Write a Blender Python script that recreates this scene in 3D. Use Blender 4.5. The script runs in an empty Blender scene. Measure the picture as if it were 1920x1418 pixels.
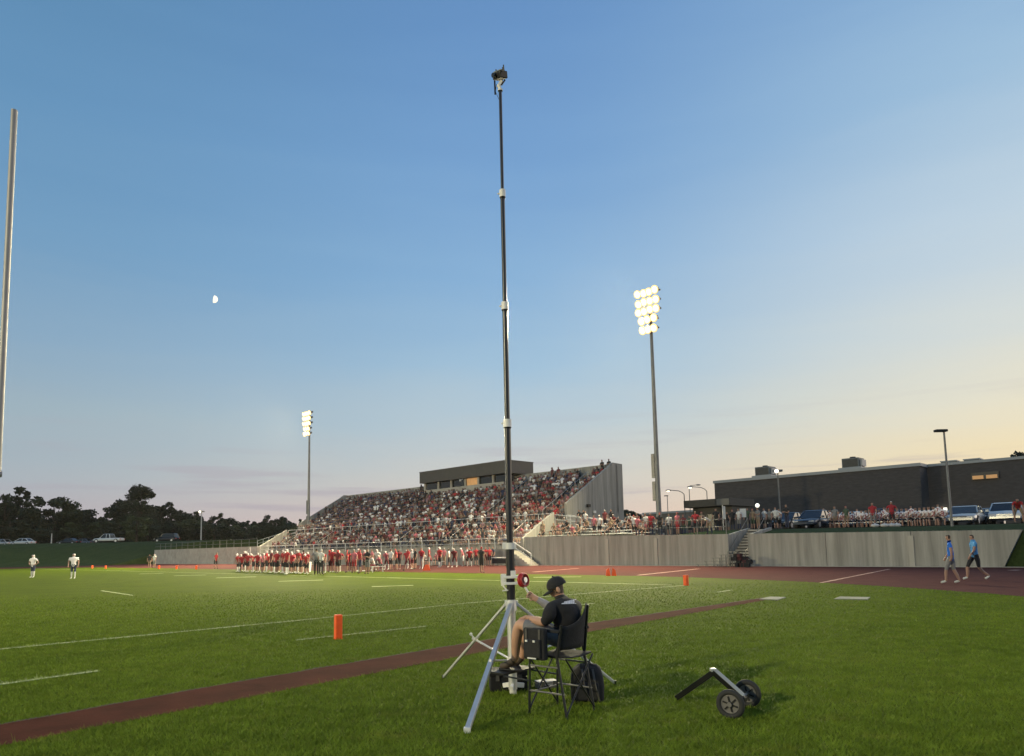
import bpy, bmesh, math, random
import numpy as np
from mathutils import Vector, Matrix, noise as mnoise
random.seed(7); rng = np.random.default_rng(7)
scn = bpy.context.scene
COL = scn.collection
R = math.radians
# ------------------------------------------------------------------ camera
F = 1320.0; CX, CY = 960.0, 888.0; CAMH = 1.6
PITCH = math.atan(139 / F); ROLL = R(1.18)
cam_d = bpy.data.cameras.new('camera'); cam = bpy.data.objects.new('camera', cam_d); COL.objects.link(cam)
cam_d.sensor_width = 36; cam_d.sensor_fit = 'HORIZONTAL'; cam_d.lens = F / 1920 * 36
cam_d.shift_y = (CY - 709) / 1920; cam_d.clip_start = 0.1; cam_d.clip_end = 16000
CROT = Matrix.Rotation(math.pi / 2 + PITCH, 3, 'X') @ Matrix.Rotation(-ROLL, 3, 'Z')
cam.location = (0, 0, CAMH); cam.rotation_euler = CROT.to_euler()
scn.camera = cam
# ------------------------------------------------------------------ world
world = bpy.data.worlds.new('World'); scn.world = world; world.use_nodes = True
wt = world.node_tree; wn, wl = wt.nodes, wt.links; wn.clear()
GLOW_AZ = 62.0                                  # middle of the afterglow, degrees right of the view
SUN_AZ = 84.0                                   # where the sun went down
def s2l(c): return tuple(((v / 255) / 12.92 if v / 255 <= .04045 else ((v / 255 + .055) / 1.055) ** 2.4) for v in c)
def wnode(t, **k):
    n = wn.new(t)
    for a, b in k.items(): setattr(n, a, b)
    return n
tc = wnode('ShaderNodeTexCoord'); sep = wnode('ShaderNodeSeparateXYZ'); wl.new(tc.outputs['Generated'], sep.inputs[0])
def wmath(op, a, b=None, clamp=False):
    n = wnode('ShaderNodeMath', operation=op); n.use_clamp = clamp
    for i, v in enumerate((a, b)):
        if v is None: continue
        if isinstance(v, (int, float)): n.inputs[i].default_value = v
        else: wl.new(v, n.inputs[i])
    return n.outputs[0]
def wramp(pts, fac):
    n = wnode('ShaderNodeValToRGB'); cr = n.color_ramp; cr.interpolation = 'B_SPLINE' if False else 'EASE'
    cr.interpolation = 'LINEAR'
    while len(cr.elements) > 1: cr.elements.remove(cr.elements[-1])
    cr.elements[0].position = pts[0][0]; cr.elements[0].color = s2l(pts[0][1]) + (1,)
    for p, c in pts[1:]:
        e = cr.elements.new(p); e.color = s2l(c) + (1,)
    wl.new(fac, n.inputs[0]); return n.outputs[0]
zz = wmath('MAXIMUM', sep.outputs['Z'], 0.0)
# thin high cloud: slight waver of the bands
mp = wnode('ShaderNodeMapping'); mp.inputs['Scale'].default_value = (1.2, 1.2, 9); wl.new(tc.outputs['Generated'], mp.inputs[0])
cn = wnode('ShaderNodeTexNoise'); cn.inputs['Scale'].default_value = 2.2; cn.inputs['Detail'].default_value = 5; cn.inputs['Distortion'].default_value = .6
wl.new(mp.outputs[0], cn.inputs['Vector'])
wav = wmath('MULTIPLY', wmath('SUBTRACT', cn.outputs[0], 0.5), 0.07)
zz2 = wmath('MAXIMUM', wmath('ADD', zz, wmath('MULTIPLY', wav, wmath('MINIMUM', wmath('MULTIPLY', zz, 6), 1.0))), 0.0)
LEFT = [(0, (188, 170, 176)), (.05, (180, 175, 181)), (.095, (169, 179, 187)), (.16, (157, 178, 190)), (.25, (138, 169, 194)), (.37, (114, 157, 193)), (.5, (102, 148, 188)), (.62, (92, 138, 178)), (1, (66, 106, 152))]
MID = [(0, (234, 202, 186)), (.05, (220, 203, 192)), (.1, (206, 206, 201)), (.17, (184, 202, 212)), (.25, (161, 193, 217)), (.37, (136, 177, 215)), (.5, (119, 162, 208)), (.62, (105, 148, 198)), (1, (76, 116, 168))]
RIGHT = [(0, (238, 206, 176)), (.05, (243, 218, 180)), (.1, (243, 226, 186)), (.16, (234, 227, 203)), (.25, (213, 220, 218)), (.37, (192, 211, 225)), (.5, (158, 191, 219)), (.62, (136, 174, 212)), (1, (80, 122, 174))]
cl_, cm_, cr_ = wramp(LEFT, zz2), wramp(MID, zz2), wramp(RIGHT, zz2)
az = wmath('ARCTAN2', sep.outputs['X'], sep.outputs['Y'])          # 0 ahead, + right
azd = wmath('ABSOLUTE', wmath('SUBTRACT', az, R(GLOW_AZ)))
azd = wmath('MINIMUM', azd, wmath('SUBTRACT', 2 * math.pi, azd))     # distance from sunset
def smooth(v, a, b):
    n = wnode('ShaderNodeMapRange'); n.interpolation_type = 'SMOOTHSTEP'
    n.inputs['From Min'].default_value = a; n.inputs['From Max'].default_value = b; wl.new(v, n.inputs['Value']); return n.outputs[0]
def wmix(f, a, b):
    n = wnode('ShaderNodeMix', data_type='RGBA'); wl.new(f, n.inputs[0]); wl.new(a, n.inputs[6]); wl.new(b, n.inputs[7]); return n.outputs[2]
m1 = wmix(smooth(azd, R(22), R(62)), cr_, cm_)
m2 = wmix(smooth(azd, R(58), R(102)), m1, cl_)
# low grey streak of cloud towards the left horizon
mp2 = wnode('ShaderNodeMapping'); mp2.inputs['Scale'].default_value = (2.0, 2.0, 34); mp2.inputs['Location'].default_value = (3.1, .4, 0); wl.new(tc.outputs['Generated'], mp2.inputs[0])
cn2 = wnode('ShaderNodeTexNoise'); cn2.inputs['Scale'].default_value = 1.9; cn2.inputs['Detail'].default_value = 6; wl.new(mp2.outputs[0], cn2.inputs['Vector'])
band = wmath('MULTIPLY', smooth(cn2.outputs[0], .52, .72), wmath('SUBTRACT', 1.0, smooth(zz, .06, .22)))
gcl = wnode('ShaderNodeRGB'); gcl.outputs[0].default_value = s2l((172, 164, 176)) + (1,)
m3 = wmix(wmath('MULTIPLY', band, .55), m2, gcl.outputs[0])
sky = wnode('ShaderNodeTexSky', sky_type='NISHITA'); sky.sun_disc = False
sky.sun_elevation = R(1.0); sky.sun_rotation = R(SUN_AZ); sky.air_density = 1.0; sky.dust_density = 1.0; sky.ozone_density = 2.0
up = wnode('ShaderNodeVectorMath', operation='SCALE'); up.inputs['Scale'].default_value = 10.3; wl.new(m3, up.inputs[0])
mx = wnode('ShaderNodeMix', data_type='RGBA'); mx.inputs[0].default_value = 0.04
wl.new(up.outputs[0], mx.inputs[6]); wl.new(sky.outputs[0], mx.inputs[7])
bg = wnode('ShaderNodeBackground'); bg.inputs['Strength'].default_value = 0.1; wl.new(mx.outputs[2], bg.inputs[0])
wo = wnode('ShaderNodeOutputWorld'); wl.new(bg.outputs[0], wo.inputs[0])
# the sun has just set: wide soft lamp added as warm fill from the right
sd = bpy.data.lights.new('sun', 'SUN'); sd.energy = 1.2; sd.angle = R(50); sd.color = (1, .8, .6)
so = bpy.data.objects.new('sun', sd); COL.objects.link(so)
so.rotation_euler = Vector((-math.sin(R(SUN_AZ)) * math.cos(R(14)), -math.cos(R(SUN_AZ)) * math.cos(R(14)), -math.sin(R(14)))).to_track_quat('-Z', 'Y').to_euler()
scn.view_settings.view_transform = 'Standard'; scn.view_settings.look = 'None'
scn.view_settings.exposure = 0; scn.view_settings.gamma = 1; scn.view_settings.use_curve_mapping = False
scn.render.engine = 'CYCLES'
scn.cycles.use_denoising = True; scn.cycles.max_bounces = 4; scn.cycles.volume_bounces = 0; scn.cycles.sample_clamp_indirect = 4; scn.cycles.sample_clamp_direct = 0
scn.cycles.use_adaptive_sampling = True
# ------------------------------------------------------------------ frames of reference
A = R(45.6)
U = Vector((-math.sin(A), math.cos(A), 0)); N = Vector((math.cos(A), math.sin(A), 0)); Z = Vector((0, 0, 1))
def P(s, n, z=0): return U * s + N * n + Z * z
def ray(px, py): return (CROT @ Vector(((px - CX) / F, (CY - py) / F, -1)))
def at(px, py, d):
    r = ray(px, py); return Vector((0, 0, CAMH)) + r * (d / r.y)
def gp(px, py, z=0.0):
    r = ray(px, py); return Vector((0, 0, CAMH)) + r * ((z - CAMH) / r.z)
def SN(p): return p.dot(U), p.dot(N)
def on_n(px, n):                                # ground plan point seen in column px (at the horizon) on the line n
    r = ray(px, 1027 - .0206 * (px - 960)); r.z = 0
    return r * (n / r.dot(N))
def zrot(f): return math.atan2(-f.x, f.y)
# ------------------------------------------------------------------ objects
ORIG = {}
def link(name, data, parent=None, loc=None):
    o = bpy.data.objects.new(name, data); COL.objects.link(o)
    if parent is not None: o.parent = parent; ORIG[o.name] = ORIG[parent.name]
    else:
        o.location = loc if loc is not None else (0, 0, 0); ORIG[o.name] = Vector(o.location)
    return o
def tag(o, label=None, cat=None, group=None, kind=None):
    if label: o['label'] = label
    if cat: o['category'] = cat
    if group: o['group'] = group
    if kind: o['kind'] = kind
    return o
def thing(name, label, cat, loc=(0, 0, 0), group=None):
    return tag(link(name, None, None, Vector(loc)), label, cat, group)
def children(o): return [c for c in COL.objects if c.parent == o]
KIDS = {}
def dup(root, kids, loc, rz=0, scale=1, label=None, group=None, mats=None):
    """copy a thing; kids = [(part, [sub-parts])]; mats {slot: material} on the parts"""
    r = root.copy(); COL.objects.link(r); r.location = loc; r.rotation_euler = (0, 0, rz); r.scale = (scale,) * 3
    if label: r['label'] = label
    if group: r['group'] = group
    for p, subs in kids:
        c = p.copy(); COL.objects.link(c); c.parent = r
        for q in subs:
            d = q.copy(); COL.objects.link(d); d.parent = c
    return r
class MB:
    def __init__(s): s.v = []; s.f = []; s.m = []; s.sm = []; s.mi = 0
    def add(s, vs, fs, smooth=False):
        b = len(s.v); s.v += [Vector(v) for v in vs]
        for f in fs: s.f.append([b + i for i in f]); s.m.append(s.mi); s.sm.append(smooth)
        return s
    def hexa(s, p):                              # p: 4 bottom ccw, 4 top ccw
        return s.add(p, [(3, 2, 1, 0), (4, 5, 6, 7), (0, 1, 5, 4), (1, 2, 6, 5), (2, 3, 7, 6), (3, 0, 4, 7)])
    def box(s, x0, x1, y0, y1, z0, z1):
        return s.hexa([(x0, y0, z0), (x1, y0, z0), (x1, y1, z0), (x0, y1, z0), (x0, y0, z1), (x1, y0, z1), (x1, y1, z1), (x0, y1, z1)])
    def sn(s, s0, s1, n0, n1, z0, z1):
        # in the field's frame (s,n): U x N points down, so order (n,s)
        q = [(s0, n0), (s0, n1), (s1, n1), (s1, n0)]
        return s.hexa([P(a, b, z0) for a, b in q] + [P(a, b, z1) for a, b in q])
    def ob(s, c, ax, ay, az_, hx, hy, hz):
        c = Vector(c); q = [(-1, -1), (1, -1), (1, 1), (-1, 1)]
        return s.hexa([c + ax * (a * hx) + ay * (b * hy) - az_ * hz for a, b in q] + [c + ax * (a * hx) + ay * (b * hy) + az_ * hz for a, b in q])
    def bar(s, p0, p1, w, h=None, up=Z):         # square bar
        p0, p1 = Vector(p0), Vector(p1); h = h or w; d = (p1 - p0).normalized()
        x = d.cross(up)
        if x.length < 1e-3: x = Vector((1, 0, 0))
        x.normalize(); y = x.cross(d)
        q = [(-1, -1), (1, -1), (1, 1), (-1, 1)]
        return s.hexa([p0 + x * (a * w / 2) + y * (b * h / 2) for a, b in q] + [p1 + x * (a * w / 2) + y * (b * h / 2) for a, b in q])
    def tube(s, p0, p1, r0, r1=None, n=8, cap=True, smooth=True):
        p0, p1 = Vector(p0), Vector(p1); r1 = r0 if r1 is None else r1; d = (p1 - p0).normalized()
        x = d.cross(Z)
        if x.length < 1e-3: x = Vector((1, 0, 0))
        x.normalize(); y = d.cross(x)
        cs = [(math.cos(2 * math.pi * k / n), math.sin(2 * math.pi * k / n)) for k in range(n)]
        vs = [p0 + (x * a + y * b) * r0 for a, b in cs] + [p1 + (x * a + y * b) * r1 for a, b in cs]
        s.add(vs, [(k, (k + 1) % n, n + (k + 1) % n, n + k) for k in range(n)], smooth)
        if cap: s.add(vs, [tuple(range(n - 1, -1, -1)), tuple(range(n, 2 * n))])
        return s
    def path(s, pts, r, n=6):
        for a, b in zip(pts[:-1], pts[1:]): s.tube(a, b, r, r, n)
        return s
    def ell(s, c, rx, ry, rz, n=10, m=7, ax=None, z0=-1.0, z1=1.0):
        c = Vector(c); ax = ax or (Vector((1, 0, 0)), Vector((0, 1, 0)), Z); vs = []
        for j in range(m + 1):
            ph = math.asin(max(-1, min(1, z0 + (z1 - z0) * j / m))) if (z0 > -1 or z1 < 1) else -math.pi / 2 + math.pi * j / m
            for k in range(n):
                t = 2 * math.pi * k / n
                vs.append(c + ax[0] * (rx * math.cos(ph) * math.cos(t)) + ax[1] * (ry * math.cos(ph) * math.sin(t)) + ax[2] * (rz * math.sin(ph)))
        fs = [(j * n + k, j * n + (k + 1) % n, (j + 1) * n + (k + 1) % n, (j + 1) * n + k) for j in range(m) for k in range(n)]
        s.add(vs, fs, True)
        if z0 > -1: s.add(vs[:n], [tuple(range(n - 1, -1, -1))])
        if z1 < 1: s.add(vs[-n:], [tuple(range(n))])
        return s
    def disc(s, c, nrm, r, n=12, th=0.0):
        nrm = Vector(nrm).normalized()
        return s.tube(Vector(c) - nrm * th / 2, Vector(c) + nrm * (th / 2 + 1e-4), r, r, n)
    def poly(s, pts, d):                          # extrude polygon by vector d
        n = len(pts); pts = [Vector(p) for p in pts]; d = Vector(d)
        vs = pts + [p + d for p in pts]
        s.add(vs, [tuple(range(n - 1, -1, -1)), tuple(range(n, 2 * n))] + [(k, (k + 1) % n, n + (k + 1) % n, n + k) for k in range(n)])
        return s
    def ring(s, c, nrm, r, rt, n=20, m=8):        # torus
        c = Vector(c); nrm = Vector(nrm).normalized(); x = nrm.cross(Z)
        if x.length < 1e-3: x = Vector((1, 0, 0))
        x.normalize(); y = nrm.cross(x); vs = []
        for i in range(n):
            t = 2 * math.pi * i / n; e = x * math.cos(t) + y * math.sin(t)
            for j in range(m):
                u = 2 * math.pi * j / m; vs.append(c + e * (r + rt * math.cos(u)) + nrm * (rt * math.sin(u)))
        s.add(vs, [(i * m + j, ((i + 1) % n) * m + j, ((i + 1) % n) * m + (j + 1) % m, i * m + (j + 1) % m) for i in range(n) for j in range(m)], True)
        return s
    def build(s, name, mats, parent=None, loc=None, bevel=0, fix=False):
        if not isinstance(mats, (list, tuple)): mats = [mats]
        if parent is not None: o0 = ORIG[parent.name]
        else:
            if loc is None:
                a = np.array([tuple(v) for v in s.v]); loc = Vector(((a[:, 0].min() + a[:, 0].max()) / 2, (a[:, 1].min() + a[:, 1].max()) / 2, a[:, 2].min()))
            o0 = Vector(loc)
        me = bpy.data.meshes.new(name); me.from_pydata([tuple(v - o0) for v in s.v], [], s.f)
        for m in mats: me.materials.append(m)
        me.polygons.foreach_set('material_index', s.m); me.polygons.foreach_set('use_smooth', s.sm)
        if fix:
            bm = bmesh.new(); bm.from_mesh(me); bmesh.ops.remove_doubles(bm, verts=bm.verts, dist=1e-5); bmesh.ops.recalc_face_normals(bm, faces=bm.faces); bm.to_mesh(me); bm.free()
        me.update()
        o = link(name, me, parent, loc)
        if bevel:
            b = o.modifiers.new('bevel', 'BEVEL'); b.width = bevel; b.segments = 2; b.limit_method = 'ANGLE'; b.angle_limit = R(40)
        return o
def struct(o): o['kind'] = 'structure'; return o
# ------------------------------------------------------------------ materials
def mat(name, col, rough=.7, metal=0, var=0, vscale=4, bump=0, bscale=60, emit=None, estr=0, stretch=(1, 1, 1), col2=None, alpha=1, spec=.5, detail=4):
    m = bpy.data.materials.new(name); m.use_nodes = True; nt = m.node_tree; b = nt.nodes['Principled BSDF']
    b.inputs['Base Color'].default_value = (*col, 1); b.inputs['Roughness'].default_value = rough; b.inputs['Metallic'].default_value = metal
    b.inputs['Specular IOR Level'].default_value = spec
    if var or bump:
        t = nt.nodes.new('ShaderNodeTexCoord'); mpp = nt.nodes.new('ShaderNodeMapping'); mpp.inputs['Scale'].default_value = stretch
        nt.links.new(t.outputs['Object'], mpp.inputs[0])
    if var:
        n = nt.nodes.new('ShaderNodeTexNoise'); n.inputs['Scale'].default_value = vscale; n.inputs['Detail'].default_value = detail; n.inputs['Roughness'].default_value = .65
        nt.links.new(mpp.outputs[0], n.inputs['Vector'])
        cr = nt.nodes.new('ShaderNodeValToRGB'); cr.color_ramp.elements[0].position = .3; cr.color_ramp.elements[1].position = .72
        lo = tuple(c * (1 - var) for c in col); hi = col2 if col2 else tuple(min(1, c * (1 + var)) for c in col)
        cr.color_ramp.elements[0].color = (*lo, 1); cr.color_ramp.elements[1].color = (*hi, 1)
        nt.links.new(n.outputs[0], cr.inputs[0]); nt.links.new(cr.outputs[0], b.inputs['Base Color'])
    if bump:
        n2 = nt.nodes.new('ShaderNodeTexNoise'); n2.inputs['Scale'].default_value = bscale; n2.inputs['Detail'].default_value = 5
        nt.links.new(mpp.outputs[0], n2.inputs['Vector']); bp = nt.nodes.new('ShaderNodeBump'); bp.inputs['Strength'].default_value = bump; bp.inputs['Distance'].default_value = .02
        nt.links.new(n2.outputs[0], bp.inputs['Height']); nt.links.new(bp.outputs[0], b.inputs['Normal'])
    if emit: b.inputs['Emission Color'].default_value = (*emit, 1); b.inputs['Emission Strength'].default_value = estr
    return m
def grass_mat(name, lo, hi, straw, patch=.5, fine=30):
    m = bpy.data.materials.new(name); m.use_nodes = True; nt = m.node_tree; b = nt.nodes['Principled BSDF']; b.inputs['Roughness'].default_value = .8; b.inputs['Specular IOR Level'].default_value = .05
    g = nt.nodes.new('ShaderNodeNewGeometry')
    def noi(sc, det, stretch=None):
        n = nt.nodes.new('ShaderNodeTexNoise'); n.inputs['Scale'].default_value = sc; n.inputs['Detail'].default_value = det; n.inputs['Roughness'].default_value = .7
        if stretch:
            q = nt.nodes.new('ShaderNodeMapping'); q.inputs['Rotation'].default_value = (0, 0, R(-40)); q.inputs['Scale'].default_value = stretch; nt.links.new(g.outputs['Position'], q.inputs[0]); nt.links.new(q.outputs[0], n.inputs['Vector'])
        else: nt.links.new(g.outputs['Position'], n.inputs['Vector'])
        return n.outputs[0]
    def mixc(f, a, c):
        x = nt.nodes.new('ShaderNodeMix'); x.data_type = 'RGBA'; nt.links.new(f, x.inputs[0])
        for i, v in ((6, a), (7, c)):
            if isinstance(v, tuple): x.inputs[i].default_value = (*v, 1)
            else: nt.links.new(v, x.inputs[i])
        return x.outputs[2]
    def rng_(f, a, c):
        x = nt.nodes.new('ShaderNodeMapRange'); x.inputs['From Min'].default_value = a; x.inputs['From Max'].default_value = c; nt.links.new(f, x.inputs['Value']); return x.outputs[0]
    c1 = mixc(rng_(noi(patch, 5), .35, .65), lo, hi)
    c2 = mixc(rng_(noi(fine, 4), .4, .75), c1, tuple(h * 1.35 for h in hi))
    c3 = mixc(rng_(noi(1.1, 6, (1, 3.5, 1)), .55, .8), c2, straw)
    c4 = mixc(rng_(noi(4.5, 5), .58, .72), c3, tuple(l * .6 for l in lo))
    nt.links.new(c4, b.inputs['Base Color'])
    bp = nt.nodes.new('ShaderNodeBump'); bp.inputs['Strength'].default_value = .6; bp.inputs['Distance'].default_value = .03; nt.links.new(noi(45, 5), bp.inputs['Height']); nt.links.new(bp.outputs[0], b.inputs['Normal'])
    return m
M = {}
M['turf'] = grass_mat('turf', (.040, .062, .001), (.066, .092, .002), (.105, .11, .006))
M['blade'] = grass_mat('grass_blade', (.105, .16, .018), (.165, .235, .028), (.25, .26, .05), patch=.32, fine=3)
M['bank'] = grass_mat('bank_grass', (.02, .035, .012), (.032, .05, .016), (.05, .055, .025), fine=6)
M['rubber'] = mat('red_rubber', (.078, .026, .024), .95, spec=.08, var=.2, vscale=1.2, bump=.3, bscale=90, detail=8)
M['runway'] = mat('brown_rubber', (.06, .017, .011), .95, spec=.05, var=.35, vscale=1.5, bump=.5, bscale=60, detail=8)
M['chalk'] = mat('chalk', (.42, .46, .27), .9, spec=.1, var=.35, vscale=9, detail=8)
M['lane'] = mat('lane_paint', (.34, .2, .16), .8, var=.2)
M['asphalt'] = mat('asphalt', (.05, .05, .052), .9, var=.3, vscale=.8)
M['concrete'] = mat('concrete', (.27, .26, .235), .9, var=.36, vscale=1.1, stretch=(2.2, 2.2, .13), bump=.25, bscale=12, detail=8)
M['concrete_pale'] = mat('concrete_pale', (.34, .32, .29), .85, var=.22, vscale=1.2)
M['concrete_step'] = mat('concrete_step', (.3, .285, .255), .9, var=.25, vscale=1.5)
M['fascia'] = mat('metal_fascia', (.055, .052, .048), .6, var=.12, vscale=2)
M['dark'] = mat('dark_opening', (.012, .012, .014), .3)
M['glass'] = mat('window_glass', (.015, .018, .02), .08)
M['lit'] = mat('lit_window', (.3, .18, .08), .5, emit=(1, .5, .18), estr=.34, var=.3, vscale=2)
M['rail'] = mat('rail_paint', (.5, .5, .5), .45, metal=.3)
M['galv'] = mat('galvanised_steel', (.17, .17, .165), .5, metal=.6, var=.15, vscale=3)
M['pole'] = mat('pole_steel', (.16, .165, .17), .55, metal=.4, var=.2, vscale=1)
M['brick'] = mat('dark_brick', (.078, .068, .063), .9, var=.2, vscale=1.2, stretch=(1, 1, 4))
M['coping'] = mat('metal_coping', (.32, .33, .33), .5)
M['hvac'] = mat('hvac_metal', (.14, .15, .14), .6, var=.15)
M['booth'] = mat('booth_block', (.06, .056, .05), .9, var=.15)
M['bark'] = mat('bark', (.04, .032, .025), .95, var=.3)
M['leaf'] = mat('tree_leaf', (.014, .026, .010), .8, var=.5, vscale=.25, detail=3)
M['leaf2'] = mat('tree_leaf_light', (.035, .055, .02), .8, var=.45, vscale=.3)
M['lamp'] = mat('flood_lens', (1, 1, .9), .5, emit=(1, .87, .58), estr=1.7)
M['glow_ring'] = mat('flood_glow_ring', (.8, .7, .4), .5, emit=(1, .62, .2), estr=1.0)  # orange glow round the lens, put in as an emitting colour
M['bulb'] = mat('street_lens', (1, 1, .9), .5, emit=(1, .86, .62), estr=2.2)
M['bulbw'] = mat('wall_lens', (1, 1, .9), .5, emit=(1, .97, .8), estr=1.6)
M['black'] = mat('black_paint', (.009, .009, .010), .5, spec=.3)
M['blackcloth'] = mat('black_fabric', (.014, .014, .016), .9, var=.3, vscale=30, bump=.3, bscale=120)
M['alu'] = mat('aluminium', (.62, .62, .62), .42, metal=.75, var=.08, vscale=8)
M['whitep'] = mat('white_plastic', (.68, .67, .64), .45, var=.08)
M['redp'] = mat('red_enamel', (.34, .012, .014), .35)
M['carbon'] = mat('black_tube', (.016, .016, .019), .3, spec=.5)
M['orange'] = mat('orange_vinyl', (.85, .1, .012), .5, var=.12, vscale=6)
M['skin'] = mat('skin', (.28, .16, .12), .6, var=.1, vscale=6)
M['hair'] = mat('hair', (.03, .02, .015), .8)
M['hairg'] = mat('short_hair', (.13, .095, .065), .85, var=.3, vscale=60)
M['shoe'] = mat('shoe', (.05, .035, .025), .7, var=.2, vscale=20)
M['shoew'] = mat('white_shoe', (.5, .5, .48), .6)
SH = {'maroon': (.11, .016, .022), 'red': (.3, .02, .028), 'white': (.5, .49, .49), 'grey': (.17, .17, .175), 'black': (.015, .015, .018), 'navy': (.025, .032, .07), 'blue': (.015, .13, .55),
      'paleblue': (.06, .24, .5), 'tan': (.22, .16, .11), 'pink': (.4, .12, .15), 'green': (.05, .08, .05), 'mauve': (.24, .15, .17)}
SHM = {k: mat('cloth_' + k, v, .85, var=.15, vscale=8) for k, v in SH.items()}
M['car_white'] = mat('white_car_paint', (.5, .53, .55), .25); M['car_grey'] = mat('grey_car_paint', (.16, .17, .19), .25, metal=.3); M['car_blue'] = mat('blue_car_paint', (.03, .045, .07), .25)
M['car_dark'] = mat('dark_car_paint', (.02, .022, .025), .25); M['car_silver'] = mat('silver_car_paint', (.45, .44, .42), .25, metal=.4); M['tyre'] = mat('tyre', (.02, .02, .02), .8)
M['chrome'] = mat('chrome', (.5, .5, .5), .2, metal=1); M['headlamp'] = mat('headlamp_glass', (.5, .5, .5), .15)
# ================================================================== the ground
def stadium(s, n, s0=24, s1=108):
    q = min(max(s, s0), s1); return math.hypot(s - q, n)
WALL_N = 46.0; S_R, S_L = 7.5, 136.0
def sstep(a, b, x):
    t = min(1, max(0, (x - a) / (b - a))); return t * t * (3 - 2 * t)
def plateau(s): return 2.02 + .38 * sstep(7, 42, s) + 1.5 * sstep(128, 175, s)
def wall_top(s): return 2.0 + .5 * min(1, max(0, (s - S_R) / 34))
STA, STB = SN(on_n(1402, 46))[0], SN(on_n(1366, 46))[0]      # the gap for the terrace steps
def height(s, n):
    d = stadium(s, n) - 46.6
    if STA - .14 < s < STB + .14 and 46 < n < 49.25: return -.03
    if 43.85 < s < 95.15 and 46.29 < n < 61.1: return -.06          # under the stand
    if n > WALL_N + .3 and S_R - .5 < s < S_L + .5: return plateau(s) - .04 + .42 * sstep(46.4, 50.5, n) * (1 - sstep(27, 31, s))
    if 0 < n <= WALL_N + .3 and S_R - .6 < s < 136.5: return -.03
    if s > 66: return max(-.03, 4.3 * sstep(0, 17, d) - .03) if d > 0 else -.03
    if n > 0: return max(-.03, 2.3 * sstep(0, 6, d) - .03) if d > 0 else -.03
    return -.03
ss = sorted(set([-2500, -1200, -600, -300, -150] + [x for x in np.arange(-90, 7, 3)] + [6.98, 7.02] + list(np.arange(7.6, 136, 4)) + [43.8, 43.9, 95.1, 95.2, STA - .16, STA - .12, STB + .12, STB + .16] + [136.45, 136.55] + list(np.arange(139, 240, 2.5)) + [260, 300, 400, 600, 1200, 3000]))
ns = sorted(set([-2500, -1200, -500, -200, -100] + list(np.arange(-70, 44, 3)) + [45.5, 46.28, 46.32, 47] + [48, 49.2, 49.28, 50.5, 61.05, 61.15] + list(np.arange(49, 90, 3)) + [100, 120, 150, 200, 300, 500, 1000, 3000]))
vs = [tuple(P(a, b, height(a, b))) for a in ss for b in ns]; nn = len(ns)
fs = [(i * nn + j, i * nn + j + 1, (i + 1) * nn + j + 1, (i + 1) * nn + j) for i in range(len(ss) - 1) for j in range(nn - 1)]
me = bpy.data.meshes.new('ground'); me.from_pydata(vs, [], fs); me.materials.append(M['bank']); me.polygons.foreach_set('use_smooth', [False] * len(fs))
struct(link('ground', me))
def oval(r, s0=24, s1=108, k=48):
    pts = [(s0 + r * math.cos(t), r * math.sin(t)) for t in np.linspace(-math.pi / 2, -3 * math.pi / 2, k)]
    pts += [(s1 + r * math.cos(t), r * math.sin(t)) for t in np.linspace(math.pi / 2, -math.pi / 2, k)]
    return pts
RI, RO = 31.0, 46.55
pts = oval(RI); b = MB(); b.add([P(x, y, 0) for x, y in pts], [tuple(range(len(pts)))]); struct(b.build('field_turf', M['turf'], loc=(0, 0, 0)))
pi_, po = oval(RI + .004), oval(RO); k = len(pi_); po = [(x, 60 if (y > 0 and 5.5 < x < 24) else y) for x, y in po]
b = MB(); b.add([P(x, y, .004) for x, y in pi_] + [P(x, min(y, WALL_N - .36), .004) for x, y in po], [(i, (i + 1) % k, k + (i + 1) % k, k + i) for i in range(k)])
b.add([P(x, y, .0) for x, y in [(104, 40), (104, 45.6), (136, 45.6), (152, 20), (140, 20)]], [(0, 1, 2, 3, 4)])
struct(b.build('running_track', M['rubber'], loc=(0, 0, 0)))
# concrete apron at the foot of the wall
b = MB(); b.sn(5, S_L, WALL_N - .35, WALL_N, -.03, .03); struct(b.build('wall_apron', M['concrete_pale'], loc=P(60, 46, 0)))
# runway of brown rubber that crosses in front
rw = [gp(-60, 1372), gp(400, 1288), gp(870, 1208), gp(1100, 1170), gp(1436, 1121)]
rl = [gp(-60, 1412), gp(400, 1322), gp(870, 1231), gp(1100, 1187), gp(1430, 1127)]
s_lo = np.mean([SN(p)[0] for p in rl]); s_hi = np.mean([SN(p)[0] for p in rw])
print('runway s', [round(SN(p)[0], 2) for p in rl], [round(SN(p)[0], 2) for p in rw], 'n', SN(rw[-1])[1])
b = MB(); up_, lo_ = [], []
def interp(pl, n):
    a = sorted([(SN(p)[1], SN(p)[0]) for p in pl]); return float(np.interp(n, [x[0] for x in a], [x[1] for x in a]))
nend = SN(rw[-1])[1]
xs = np.linspace(-2, nend, 160)
for x in xs:
    up_.append(P(interp(rw, x) + .035 * mnoise.noise(Vector((x * 2.2, 0, 0))), x, .008)); lo_.append(P(interp(rl, x) + .04 * mnoise.noise(Vector((x * 2.2, 5, 0))), x, .008))
k = len(xs); b.add(up_ + lo_, [(i, i + 1, k + i + 1, k + i) for i in range(k - 1)]); struct(b.build('rubber_runway', M['runway'], loc=(0, 0, 0)))
# dirt edge behind the runway (worn soil strip)
b = MB(); b.add([p + U * .0 for p in up_] + [Vector((p.x, p.y, .006)) + U * (.07 + .06 * mnoise.noise(Vector((i * .3, 2, 1)))) for i, p in enumerate(up_)], [(i, i + 1, k + i + 1, k + i) for i in range(k - 1)])
struct(b.build('soil_edge', mat('soil', (.03, .02, .014), .95, var=.4, vscale=5), loc=(0, 0, 0)))
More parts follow.
